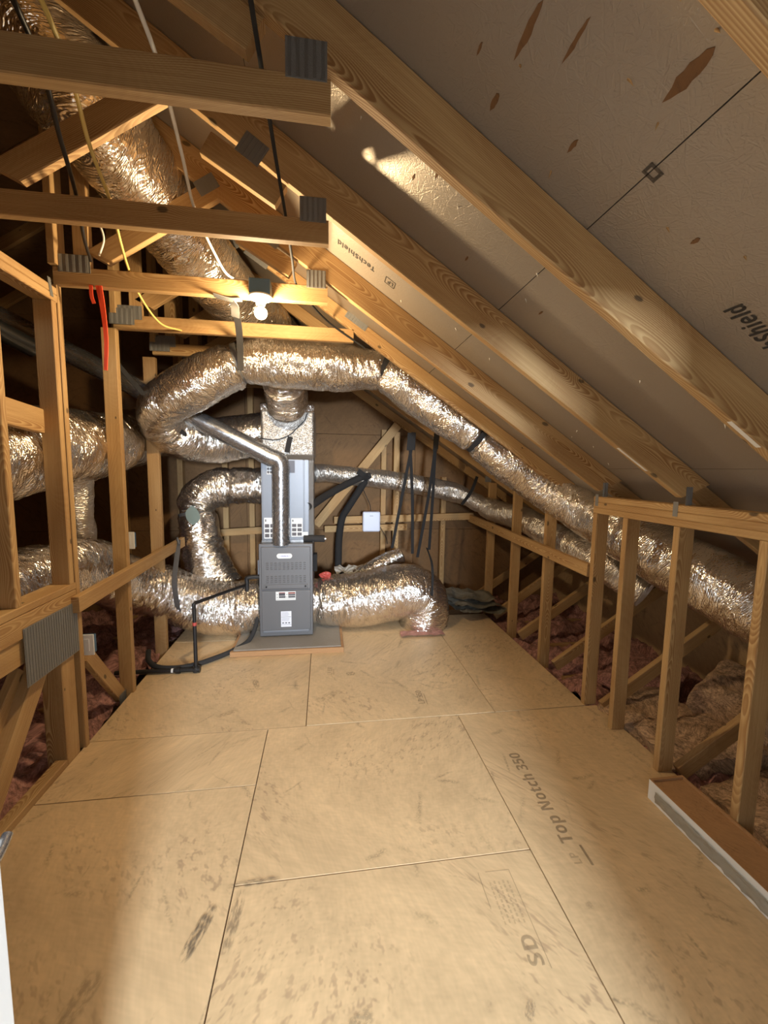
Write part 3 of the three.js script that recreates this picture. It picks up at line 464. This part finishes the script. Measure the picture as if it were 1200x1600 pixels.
  mesh('board_frame', rbox(-0.785, 0.165, 0.001, 0.045, -4.5, -3.44, 0.003), M.cardboard, p); mesh('pan', rbox(-0.76, 0.14, 0.044, 0.058, -4.48, -3.455, 0.004), M.pan, p);
}
{
  const t = thing('coil_cabinet', 'blue-grey sheet metal coil cabinet standing on the furnace', 'cabinet'), x0 = -0.562, x1 = -0.104, zf = -3.80;
  mesh('body', rbox(x0, x1, 0.914, 1.672, -4.40, zf, 0.004), M.cabinetLight, t); mesh('front_panel', rbox(x0 + 0.01, x1 - 0.085, 0.93, 1.66, zf - 0.004, zf + 0.006, 0.003), M.cabinetLight, t); mesh('side_strip', rbox(x1 - 0.078, x1 - 0.04, 0.93, 1.66, zf - 0.004, zf + 0.005, 0.003), M.cabinetLight, t);
  mesh('foil_tape', rbox(x1 - 0.038, x1 + 0.004, 0.915, 1.68, zf - 0.3, zf + 0.0025, 0.002), M.foilFlat, t); mesh('foil_tape', rbox(x0 - 0.003, x1 + 0.004, 1.655, 1.70, -4.41, zf + 0.004, 0.002), M.foilFlat, t); mesh('foil_tape', rbox(x0 - 0.003, x1 + 0.003, 0.905, 0.93, -4.41, zf + 0.003, 0.002), M.galv, t);
  const lab = printTex(256, 256, (x) => { x.fillStyle = '#d9d9d6'; x.fillRect(0, 0, 256, 256); x.fillStyle = '#4c4648'; for (let k = 0; k < 3; k++) for (let q = 0; q < 2; q++) x.fillRect(14 + q * 124, 78 + k * 60, 100, 44); x.fillStyle = '#555'; x.fillRect(20, 20, 30, 30); });
  const lm = std({ map: lab, roughness: 0.5 }); mesh('label', printPlane(0.10, 0.19, [-0.49, 1.04, zf + 0.006], [1, 0, 0], [0, 1, 0], 0.0008), lm, t); mesh('label', printPlane(0.10, 0.17, [-0.25, 1.045, zf + 0.006], [1, 0, 0], [0, 1, 0], 0.0008), lm, t);
  mesh('label', printPlane(0.05, 0.13, [-0.485, 1.59, zf + 0.006], [1, 0, 0], [0, 1, 0], 0.0008), lm, t); mesh('label', printPlane(0.07, 0.11, [-0.30, 1.595, zf + 0.006], [1, 0, 0], [0, 1, 0], 0.0008), std({ color: lin(0.08, 0.08, 0.1), roughness: 0.5 }), t);
}
{
  const t = thing('plenum', 'foil-wrapped plenum box above the coil cabinet', 'plenum'), g = new RoundedBoxGeometry(0.47, 0.455, 0.62, 10, 0.03), p = g.attributes.position;
  for (let i = 0; i < p.count; i++) { const n = 0.008 * N3(p.getX(i) * 8, p.getY(i) * 8, p.getZ(i) * 8); p.setX(i, p.getX(i) * (1 + n)); p.setZ(i, p.getZ(i) + n); } g.translate(-0.325, 1.915, -4.10); boxUV(g, 0.35); mesh('wrapped_box', g, M.foilFlat, t);
  const cap = rbox(-0.56, -0.09, 2.075, 2.15, -4.42, -3.775, 0.02, 4); boxUV(cap, 0.3); mesh('taped_top', cap, M.foil, t);
  mesh('collar', ductGeo([[-0.32, 2.12, -3.72, 0.17], [-0.32, 2.19, -3.62, 0.17], [-0.32, 2.26, -3.45, 0.165]], { seed: 3 }), M.foil, t);
  const st = thing('strap_tail', 'black strap end on the front of the foil plenum', 'strap'); mesh('webbing', band([[-0.30, 1.86, -3.785], [-0.315, 1.80, -3.78], [-0.33, 1.72, -3.77]], 0.045, 0.004, [0, 0, 1]), M.black, st);
  single('control_wire', tube([[-0.15, 2.07, -3.77], [-0.18, 2.0, -3.775], [-0.25, 1.93, -3.78], [-0.30, 1.88, -3.78], [-0.42, 1.83, -3.775], [-0.56, 1.84, -3.79]], 0.005, 6), M.ironPipe, 'thin dark wire curving down across the foil plenum', 'wire');
}
// flue vent
{
  const t = thing('flue_pipe', 'galvanised flue pipe rising from the furnace and slanting up to the left', 'flue pipe'), r = 0.077;
  const e = V(-0.383, 1.63, -3.735), dir = V(-0.60, 0.31, 0.04).normalize(), a = e.clone().addScaledVector(dir, 0.10), f = e.clone().addScaledVector(dir, 2.3);
  mesh('vertical_section', rod([-0.386, 0.90, -3.735], [-0.383, 1.55, -3.735], r, 32), M.galv, t);
  mesh('elbow', tube([[-0.383, 1.53, -3.735], [-0.383, 1.60, -3.735], [-0.40, 1.645, -3.733], a.toArray(), a.clone().addScaledVector(dir, 0.06).toArray()], r * 1.02, 32), M.galv, t);
  mesh('sloping_section', rod(a.toArray(), f.toArray(), r, 32), M.galv, t);
  for (const y of [0.93, 1.545]) mesh('seam_ring', rod([-0.3845, y - 0.008, -3.735], [-0.3845, y + 0.008, -3.735], r * 1.05, 32), M.galv, t);
  for (const s of [0.16, 0.40, 0.44]) mesh('seam_ring', rod(e.clone().addScaledVector(dir, s).toArray(), e.clone().addScaledVector(dir, s + 0.016).toArray(), r * 1.05, 32), M.galv, t);
}

// ---------------------------------------------------------------- flexible ducts
function duct(label, pts, o = {}, mat = M.foil) { const t = thing('flexible_duct', label, 'duct', 'foil flexible ducts'), g = ductGeo(pts, o); mesh('jacket', g, mat, t); t.userData.geo = undefined; delete t.userData.geo; return { t, g }; }
const trunk = duct('long silver duct arching over the furnace and sloping down to the right', [[-0.55, 1.90, -4.10, 0.20], [-0.80, 1.86, -4.08, 0.205], [-1.05, 1.82, -3.98, 0.20], [-1.26, 1.86, -3.72, 0.18], [-1.29, 1.97, -3.50, 0.15], [-1.20, 2.055, -3.39, 0.165], [-0.90, 2.215, -3.30, 0.178], [-0.69, 2.325, -3.30, 0.166], [-0.64, 2.352, -3.30, 0.148], [-0.58, 2.366, -3.30, 0.155], [-0.37, 2.373, -3.30, 0.182], [0.06, 2.365, -3.30, 0.180], [0.39, 2.358, -3.30, 0.150], [0.45, 2.350, -3.30, 0.143], [0.51, 2.312, -3.29, 0.146], [0.72, 2.18, -3.27, 0.162], [0.95, 2.02, -3.24, 0.150], [1.15, 1.885, -3.21, 0.134], [1.21, 1.845, -3.205, 0.128], [1.28, 1.79, -3.20, 0.140], [1.52, 1.63, -3.18, 0.160], [1.82, 1.43, -3.14, 0.165], [2.02, 1.27, -2.95, 0.165], [2.08, 1.15, -2.55, 0.178], [2.15, 1.03, -2.20, 0.185], [2.30, 0.86, -1.80, 0.185], [2.42, 0.70, -1.40, 0.18]], { seed: 11, pinchAt: [[[-0.63, 2.356, -3.30], 0.15, 0.03], [[0.452, 2.349, -3.30], 0.17, 0.03], [[1.21, 1.845, -3.205], 0.17, 0.03], [[-1.27, 1.90, -3.65], 0.12, 0.04]] });
const [tA, tB, tC] = trunk.g.userData.pinchT;
mesh('hanger_strap', ringBand(trunk.g, tB, 0.04, 0.0, 0.985), M.black, trunk.t); mesh('hanger_strap', ringBand(trunk.g, tC, 0.04, 0.0, 0.985), M.black, trunk.t);
duct('wide silver duct climbing into the dark above the ties at the upper left', [[-1.45, 3.62, -2.05, 0.19], [-1.22, 3.36, -2.05, 0.195], [-1.06, 3.18, -2.16, 0.205], [-0.98, 3.09, -2.32, 0.21], [-0.88, 3.005, -2.62, 0.21], [-0.76, 2.87, -2.86, 0.205], [-0.63, 2.79, -3.25, 0.20], [-0.45, 2.74, -3.70, 0.19], [-0.30, 2.70, -4.2, 0.19]], { seed: 23, amp: 1.1 });
duct('fat silver duct passing behind the left studs at chest height', [[-1.66, 1.50, -1.3, 0.22], [-1.66, 1.57, -1.9, 0.225], [-1.66, 1.655, -2.5, 0.235], [-1.66, 1.72, -3.2, 0.235], [-1.70, 1.80, -3.85, 0.235], [-1.62, 1.90, -4.2, 0.23], [-1.30, 1.93, -4.45, 0.21]], { seed: 37, amp: 1.3 });
duct('silver duct running low behind the left studs and bending into the furnace side', [[-1.70, 0.90, -1.5, 0.16], [-1.70, 0.915, -2.2, 0.165], [-1.70, 0.92, -2.7, 0.175], [-1.70, 0.83, -3.2, 0.205], [-1.62, 0.62, -3.58, 0.215], [-1.43, 0.47, -3.83, 0.22], [-1.20, 0.33, -3.92, 0.24], [-0.93, 0.262, -3.93, 0.255], [-0.60, 0.28, -3.95, 0.24]], { seed: 41, amp: 1.6, pinch: [[0.66, 0.1, 0.04]] });
const damper = duct('silver duct leaving the coil cabinet and dropping past a green damper handle', [[-0.50, 1.40, -4.27, 0.165], [-0.80, 1.40, -4.27, 0.175], [-1.05, 1.37, -4.26, 0.185], [-1.21, 1.27, -4.23, 0.18], [-1.25, 1.12, -4.21, 0.15], [-1.22, 1.04, -4.2, 0.175], [-1.19, 0.80, -4.20, 0.19], [-1.10, 0.55, -4.18, 0.20], [-0.98, 0.38, -4.14, 0.19]], { seed: 53, amp: 1.5, pinch: [[0.24, 0.13, 0.03], [0.52, 0.16, 0.03]] });
mesh('damper_collar', ringBand(damper.g, 0.535, 0.07, 0.006, 0.95), M.strap, damper.t);
mesh('handle_plate', (() => { const s = new THREE.Shape(); s.moveTo(0, -0.09); s.quadraticCurveTo(0.075, -0.05, 0.065, 0.0); s.quadraticCurveTo(0.05, 0.06, 0, 0.09); s.quadraticCurveTo(-0.07, 0.05, -0.06, 0.0); s.quadraticCurveTo(-0.055, -0.06, 0, -0.09); const g = new THREE.ExtrudeGeometry(s, { depth: 0.004, bevelEnabled: false }); g.translate(-1.21, 1.135, -4.00); return g; })(), std({ color: lin(0.16, 0.20, 0.17), roughness: 0.5 }), damper.t);
duct('large silver return duct curving from the furnace right side down to the floor', [[-0.12, 0.275, -4.02, 0.235], [0.10, 0.275, -4.02, 0.25], [0.40, 0.29, -4.01, 0.265], [0.66, 0.345, -3.99, 0.27], [0.84, 0.365, -3.98, 0.265], [0.96, 0.31, -3.98, 0.255], [1.0, 0.20, -3.99, 0.25], [1.005, 0.10, -3.99, 0.25], [1.005, 0.004, -4.0, 0.24]], { seed: 61, amp: 1.1, pinch: [[0.03, 0.12, 0.05]] });
duct('thin silver duct crossing the back wall and running behind the right knee wall', [[-0.13, 1.53, -4.45, 0.095], [0.1, 1.525, -4.6, 0.095], [0.37, 1.50, -4.68, 0.10], [0.95, 1.43, -4.66, 0.105], [1.46, 1.335, -4.58, 0.108], [1.62, 1.27, -4.52, 0.09], [1.85, 1.15, -4.30, 0.115], [2.0, 1.10, -3.95, 0.118], [2.02, 1.03, -3.5, 0.118], [2.08, 0.92, -2.95, 0.115], [2.3, 0.72, -2.6, 0.11]], { seed: 71, step: 0.01, seg: 56, pinch: [[0.5, 0.15, 0.03]] }, M.foilDull);
duct('short silver duct end lying behind the return duct', [[0.33, 0.42, -4.36, 0.075], [0.50, 0.50, -4.36, 0.085], [0.66, 0.575, -4.38, 0.09], [0.84, 0.635, -4.42, 0.085]], { seed: 83, seg: 56 });
duct('narrow silver duct hanging below the left chest-high duct', [[-1.68, 1.55, -3.10, 0.10], [-1.69, 1.38, -3.12, 0.09], [-1.70, 1.22, -3.14, 0.08], [-1.72, 1.12, -3.2, 0.085], [-1.78, 1.0, -3.3, 0.08]], { seed: 97, seg: 48 }, M.foilDull);
{ const t = thing('vent_elbow', 'small dark glossy pipe elbow high behind the left framing', 'pipe'); mesh('pipe', tube([[-1.86, 2.65, -2.45], [-1.86, 2.45, -2.5], [-1.82, 2.35, -2.62], [-1.74, 2.28, -2.85]], 0.055, 24), std({ color: lin(0.06, 0.06, 0.06), metalness: 0.8, roughness: 0.25 }), t); mesh('joint_ring', rod([-1.86, 2.47, -2.495], [-1.86, 2.43, -2.505], 0.06, 24), M.black, t); }

// ---------------------------------------------------------------- straps and hangers
{
  const t = thing('duct_hanger', 'grey hanger strap looped over the bulb tie and down to the arching duct', 'strap');
  mesh('loop', mergeGeometries([band([[-0.58, 2.486, -2.385], [-0.50, 2.474, -2.40], [-0.44, 2.478, -2.40]], 0.05, 0.004, [0, 1, 0]), band([[-0.50, 2.478, -2.41], [-0.49, 2.47, -2.47], [-0.50, 2.43, -2.53]], 0.045, 0.004, [0.3, 1, 0])]), M.strap, t);
  mesh('webbing', band([[-0.495, 2.455, -2.52], [-0.525, 2.44, -2.75], [-0.575, 2.36, -3.05], [-0.598, 2.28, -3.165]], 0.042, 0.004, [0.25, 1, 0.35]), M.strap, t); mesh('wrap', ringBand(trunk.g, tA, 0.04, 0.0, 0.985), M.strap, t);
  const q = thing('duct_hanger', 'black strap bracing the lower left bend of the arching duct', 'strap'); mesh('webbing', band([[-1.36, 2.27, -3.0], [-1.31, 2.12, -3.25], [-1.20, 1.93, -3.46], [-1.12, 1.84, -3.62]], 0.035, 0.004, [0.3, 0.4, 1]), M.black, q);
  const u = thing('duct_hanger', 'dark strap hanging from the left ledger around the low duct', 'strap'); mesh('webbing', band([[-1.29, 0.93, -3.84], [-1.28, 0.86, -3.79], [-1.27, 0.60, -3.655], [-1.255, 0.42, -3.645], [-1.25, 0.24, -3.70]], 0.04, 0.004, [0, 0.1, 1]), M.strap, u); mesh('hook', tube([[-1.30, 0.935, -3.86], [-1.29, 0.95, -3.82], [-1.27, 0.90, -3.80]], 0.01, 8), M.strap, u);
  const hang = [[[0.904, 1.905], [0.80, 1.35], [0.70, 0.76], 'leftmost black strap hanging in front of the back wall stud'], [[0.864, 1.9], [0.90, 1.35], [0.92, 0.70], 'black strap hanging straight just right of the back wall stud'], [[1.15, 1.92], [1.08, 1.35], [0.975, 0.66], 'slanting black strap hung from the bunch under the rafter'], [[1.14, 1.90], [1.12, 1.3], [1.10, 0.74], 'rightmost black strap hanging down to the return duct']];
  for (const [a, b, c, lb] of hang) { const h = thing('hanging_strap', lb, 'strap', 'black straps hanging under the rafter'); mesh('webbing', band([[a[0], a[1], -4.2], [b[0], b[1], -4.185], [c[0], c[1], -4.2]], 0.034, 0.003, [0.3, 0, 1]), M.black, h); mesh('tail', band([[a[0], a[1] + 0.06, -4.19], [a[0] - 0.01, a[1] - 0.12, -4.18]], 0.045, 0.006, [0, 0, 1]), M.black, h); }
  const w = thing('duct_hanger', 'thin black strap down the side of the return duct', 'strap'); mesh('webbing', band([[1.075, 0.76, -4.2], [1.03, 0.66, -3.80], [1.02, 0.50, -3.735], [1.015, 0.34, -3.735]], 0.024, 0.003, [0, 0, 1]), M.black, w);
  const k = thing('duct_hanger', 'black strap holding the thin duct near the knee wall corner', 'strap'); mesh('webbing', band([[1.68, 1.52, -4.40], [1.62, 1.36, -4.40], [1.53, 1.20, -4.45]], 0.035, 0.004, [0, 0, 1]), M.black, k);
}

// ---------------------------------------------------------------- pipes beside the furnace
{
  const t = thing('gas_pipe', 'black iron gas pipe stepping from the floor to the furnace left side', 'pipe');
  mesh('floor_run', rod([-1.57, 0.022, -3.225], [-0.99, 0.022, -3.215], 0.016, 14), M.ironPipe, t); mesh('riser', rod([-0.985, 0.022, -3.215], [-0.985, 0.545, -3.215], 0.014, 14), M.ironPipe, t); mesh('upper_run', tube([[-0.985, 0.50, -3.215], [-0.985, 0.545, -3.215], [-0.965, 0.545, -3.26], [-0.72, 0.51, -3.82]], 0.014, 12), M.ironPipe, t); mesh('drip_leg', rod([-0.70, 0.37, -3.80], [-0.70, 0.56, -3.80], 0.018, 14), M.ironPipe, t); mesh('elbow', tube([[-0.70, 0.54, -3.80], [-0.70, 0.58, -3.80], [-0.66, 0.59, -3.80], [-0.58, 0.59, -3.80]], 0.02, 14), M.ironPipe, t);
  for (const [a, b] of [[[-1.0, 0.022, -3.215], [-0.955, 0.022, -3.215]], [[-1.13, 0.022, -3.217], [-1.10, 0.022, -3.217]]]) mesh('fitting', rod(a, b, 0.024, 14), M.ironPipe, t); mesh('fitting', rod([-0.985, 0.005, -3.215], [-0.985, 0.05, -3.215], 0.024, 14), M.ironPipe, t); mesh('sticker', rod([-1.165, 0.022, -3.218], [-1.15, 0.022, -3.218], 0.0168, 14), M.white, t); mesh('tape_mark', rod([-0.985, 0.375, -3.215], [-0.985, 0.40, -3.215], 0.0155, 14), M.red, t);
  single('drain_hose', tube([[-0.60, 0.30, -3.74], [-0.61, 0.18, -3.70], [-0.66, 0.07, -3.62], [-0.77, 0.035, -3.50], [-0.90, 0.026, -3.38], [-1.05, 0.026, -3.27], [-1.18, 0.026, -3.25], [-1.29, 0.026, -3.28], [-1.40, 0.03, -3.40], [-1.46, 0.04, -3.55]], 0.02, 14), M.blackFoam, 'dark flexible hose curling over the floor left of the furnace', 'hose');
  const r = thing('refrigerant_line', 'black foam-covered refrigerant line leaving the coil cabinet to the upper right', 'pipe'); mesh('foam', tube([[-0.16, 1.235, -3.80], [-0.12, 1.245, -3.85], [0.018, 1.315, -4.15], [0.258, 1.43, -4.45], [0.40, 1.49, -4.56], [0.50, 1.51, -4.60]], 0.037, 18), M.blackFoam, r); mesh('clamp', band([[0.36, 1.56, -4.52], [0.42, 1.52, -4.50], [0.47, 1.48, -4.54]], 0.06, 0.01, [0, 0, 1]), M.black, r);
  single('drain_line', tube([[0.48, 1.50, -4.61], [0.36, 1.30, -4.65], [0.25, 1.12, -4.68], [0.205, 1.04, -4.70], [0.165, 0.80, -4.70], [0.155, 0.55, -4.66], [0.15, 0.30, -4.6]], 0.04, 16), M.black, 'black drop line falling past the back ledger behind the furnace', 'pipe');
  const s = thing('line_stub', 'short dark pipe stub beside the top of the furnace', 'pipe'); mesh('pipe', rod([-0.19, 0.945, -3.79], [0.0, 0.94, -3.79], 0.032, 18), M.blackFoam, s); mesh('end_cap', rod([0.0, 0.94, -3.79], [0.012, 0.94, -3.79], 0.018, 14), M.galv, s); mesh('tag', rbox(-0.20, -0.15, 0.965, 1.005, -3.785, -3.78, 0.002), M.white, s);
  const c = thing('receiver_box', 'white plastic control box mounted on the back ledger', 'control box'); mesh('case', (() => { const g = new RoundedBoxGeometry(0.205, 0.235, 0.07, 4, 0.02); g.translate(0.537, 0.978, -4.722); return g; })(), std({ color: lin(0.62, 0.66, 0.78), roughness: 0.35 }), c); mesh('mark', rbox(0.515, 0.555, 1.045, 1.05, -4.689, -4.686, 0.001), M.strap, c);
  single('box_lead', tube([[0.63, 0.93, -4.72], [0.68, 0.85, -4.73], [0.72, 0.78, -4.75], [0.74, 0.70, -4.78]], 0.004, 6), M.black, 'thin black lead dropping from the white control box', 'wire'); single('box_lead', tube([[0.40, 1.43, -4.62], [0.46, 1.30, -4.70], [0.52, 1.17, -4.73], [0.53, 1.09, -4.73]], 0.004, 6), M.black, 'thin black lead rising from the white control box', 'wire');
  single('flame_tag', (() => { const g = new THREE.IcosahedronGeometry(0.042, 3), p = g.attributes.position; for (let i = 0; i < p.count; i++) { const v = V(p.getX(i), p.getY(i), p.getZ(i)), k = 1 + 0.5 * N3(v.x * 30, v.y * 30, v.z * 30); p.setXYZ(i, v.x * k * 1.2, v.y * k * 0.8, v.z * k * 0.7); } g.computeVertexNormals(); g.translate(0.01, 0.548, -3.99); return g; })(), M.red, 'crumpled red and pink tag on top of the return duct', 'tag');
}
// ---------------------------------------------------------------- soft clutter behind the return duct
function crumple(w, d, h, n, sd, fold) { const g = new THREE.PlaneGeometry(w, d, n, n); g.rotateX(-Math.PI / 2); const p = g.attributes.position; for (let i = 0; i < p.count; i++) { const x = p.getX(i), z = p.getZ(i); p.setY(i, h * (1 - 2 * Math.abs(N3(x * fold + sd, z * fold * 0.4, 2))) + h * 0.5 * N3(x * 9 + sd, z * 9, 5) + h * 0.25 * N3(x * 25, z * 25, sd)); p.setX(i, x + 0.03 * N3(z * 8, sd, x * 4)); p.setZ(i, z + 0.03 * N3(x * 8, sd, z * 4)); } g.computeVertexNormals(); return g; }
{ const t = thing('tarp', 'folded grey tarp lying right of the return duct', 'tarp'); [[0.20, 0.35, 0.0], [0.14, 0.42, 0.5], [0.085, 0.38, 0.9]].forEach(([y, dd, a], i) => { const g = crumple(0.56, dd, 0.035, 40, 20 + i * 7, 5); g.rotateY(a * 0.25); g.rotateZ(-0.09); g.translate(1.58 + i * 0.03, y, -4.28 + i * 0.04); mesh('fold', g, M.tarp, t); }); }
{ const g = crumple(0.5, 0.3, 0.05, 40, 60, 6); g.translate(0.36, 0.45, -4.45); single('plastic_bag', g, std({ color: lin(0.62, 0.60, 0.55), roughness: 0.35, side: THREE.DoubleSide }), 'crumpled white plastic sheet behind the return duct', 'plastic'); }
{ const g = crumple(0.42, 0.12, 0.012, 30, 90, 9); g.translate(0.93, 0.014, -3.74); single('insulation_scrap', g, std({ map: fluff, color: lin(0.62, 0.36, 0.31), roughness: 1, side: THREE.DoubleSide }), 'pink insulation frill where the return duct meets the floor', 'insulation'); }

// ---------------------------------------------------------------- bulb, box and cables
{
  const t = thing('ceiling_light', 'bare glowing bulb in a white lampholder on the tie', 'lamp'), [bx, by, bz] = BULB;
  mesh('junction_box', rbox(bx - 0.054, bx + 0.054, 2.478, 2.553, -2.384, -2.295, 0.006), M.blueBox, t);
  mesh('lampholder', new THREE.LatheGeometry([[0.001, 0.0], [0.06, 0.0], [0.062, -0.006], [0.055, -0.014], [0.032, -0.02], [0.024, -0.028], [0.023, -0.044], [0.018, -0.046]].map(([x, y]) => new THREE.Vector2(x, y)), 32).translate(bx, 2.477, bz), M.white, t);
  mesh('screw_base', rod([bx, 2.432, bz], [bx, 2.418, bz], 0.0135, 16), M.galv, t);
  const prof = []; for (let i = 0; i <= 16; i++) { const a = i / 16 * Math.PI; prof.push(new THREE.Vector2(Math.max(0.0005, Math.sin(a) * 0.034 * (a > 2.1 ? 1 - 0.35 * (a - 2.1) : 1)), -Math.cos(a) * 0.033)); }
  mesh('bulb', new THREE.LatheGeometry(prof, 24).translate(bx, by, bz), std({ color: 0xffffff, emissive: lin(1, 0.80, 0.52), emissiveIntensity: 22 }), t);
}
const cables = [['romex_cable', 'white cable draped over the ties towards the light bulb', M.romexWhite, 0.0058, [[-0.33, 2.60, -0.45], [-0.40, 2.585, -1.0], [-0.41, 2.585, -1.2], [-0.45, 2.575, -1.5], [-0.50, 2.582, -1.80], [-0.505, 2.57, -2.1], [-0.497, 2.58, -2.36], [-0.47, 2.582, -2.40], [-0.39, 2.58, -2.40], [-0.37, 2.55, -2.37]]], ['dark_cable', 'thin black cable draped over the ties near their right ends', M.black, 0.006, [[-0.16, 2.60, -0.45], [-0.157, 2.585, -1.2], [-0.155, 2.575, -1.5], [-0.153, 2.582, -1.81], [-0.152, 2.57, -2.1], [-0.152, 2.582, -2.42], [-0.10, 2.578, -2.6], [0.05, 2.56, -2.95], [0.28, 2.42, -2.96]]],
  ['dark_cable', 'leftmost dark cable draped over the first two ties', M.ironPipe, 0.007, [[-0.60, 2.60, -0.6], [-0.69, 2.588, -1.2], [-0.80, 2.575, -1.5], [-0.921, 2.582, -1.81], [-1.05, 2.58, -2.1], [-1.14, 2.585, -2.33]]], ['romex_cable', 'yellow cable draped over the ties on the left', M.romexYellow, 0.0062, [[-0.55, 2.60, -0.6], [-0.627, 2.585, -1.2], [-0.72, 2.572, -1.5], [-0.806, 2.582, -1.81], [-0.90, 2.57, -2.1], [-0.995, 2.582, -2.40], [-1.0, 2.52, -2.5], [-0.98, 2.44, -2.75], [-0.93, 2.47, -2.97]]], ['romex_cable', 'short white cable loop behind the dark brown tie at the left', M.romexWhite, 0.005, [[-1.12, 2.85, -2.33], [-1.10, 2.78, -2.33], [-1.08, 2.70, -2.34], [-1.11, 2.62, -2.35]]]];
for (const [n, lb, m, r, p] of cables) single(n, tube(p, r, 8), m, lb, 'cable');
{ const t = thing('orange_cord', 'orange-red cord tied to the left end of the bulb tie', 'cord'); mesh('strand', band([[-1.14, 2.49, -2.38], [-1.135, 2.40, -2.40], [-1.128, 2.25, -2.41], [-1.136, 2.08, -2.41]], 0.016, 0.006, [0, 0, 1]), M.orange, t); mesh('strand', band([[-1.125, 2.49, -2.38], [-1.12, 2.40, -2.39], [-1.118, 2.22, -2.40], [-1.13, 2.10, -2.405]], 0.012, 0.006, [0, 0, 1]), M.orange, t); mesh('tail', band([[-1.17, 2.49, -2.38], [-1.172, 2.44, -2.385], [-1.165, 2.405, -2.39]], 0.016, 0.005, [0, 0, 1]), M.orange, t); }
for (const [x, y, z, lb] of [[-1.325, 0.575, -2.445, 'white outlet plate low on the doubled left post'], [-1.348, 1.065, -3.055, 'white switch plate above the left ledger']]) { const t = thing('wall_plate', lb, 'outlet'); mesh('plate', rbox(x - 0.04, x + 0.035, y - 0.06, y + 0.06, z - 0.004, z + 0.004, 0.003), M.white, t); mesh('box', rbox(x - 0.035, x + 0.03, y - 0.052, y + 0.052, z - 0.035, z - 0.004, 0.003), M.blueBox, t); mesh('face', rbox(x - 0.017, x + 0.012, y - 0.035, y + 0.035, z + 0.003, z + 0.006, 0.002), M.white, t); }

// ---------------------------------------------------------------- shrink-wrapped filter box on the floor at the right
{
  const t = thing('filter_box', 'long flat cardboard filter box in shrink wrap beside the knee wall', 'box'), x0 = 1.57, x1 = 1.752, z0 = -1.66, z1 = -0.72, h = 0.10;
  mesh('tray_base', slab(x0 + 0.004, x1 - 0.004, 0.001, h - 0.012, z0 + 0.004, z1, 1.2), M.cardboard, t);
  mesh('rim', mergeGeometries([slab(x0, x0 + 0.008, 0.001, h, z0, z1, 1.2), slab(x1 - 0.008, x1, 0.001, h, z0, z1, 1.2), slab(x0 + 0.008, x1 - 0.008, 0.001, h, z0, z0 + 0.012, 1.2)]), M.cardboard, t);
  mesh('printed_side', slab(x0 - 0.0015, x0, 0.002, h - 0.002, z0 + 0.002, z1, 1), M.white, t);
  const g = new THREE.PlaneGeometry(z1 - z0 - 0.06, 0.055, 90, 8), p = g.attributes.position; for (let i = 0; i < p.count; i++) p.setZ(i, 0.004 + 0.006 * (1 - 2 * Math.abs(N3(p.getX(i) * 14, p.getY(i) * 30, 2))) + 0.004 * N3(p.getX(i) * 45, p.getY(i) * 60, 7)); g.computeVertexNormals(); g.rotateY(-Math.PI / 2); g.translate(x0 - 0.002, 0.045, (z0 + z1) / 2 + 0.02);
  mesh('shrink_wrap', g, std({ color: lin(0.40, 0.41, 0.39), roughness: 0.10, metalness: 0.5, side: THREE.DoubleSide }), t);
}
renderer.render(scene, camera);
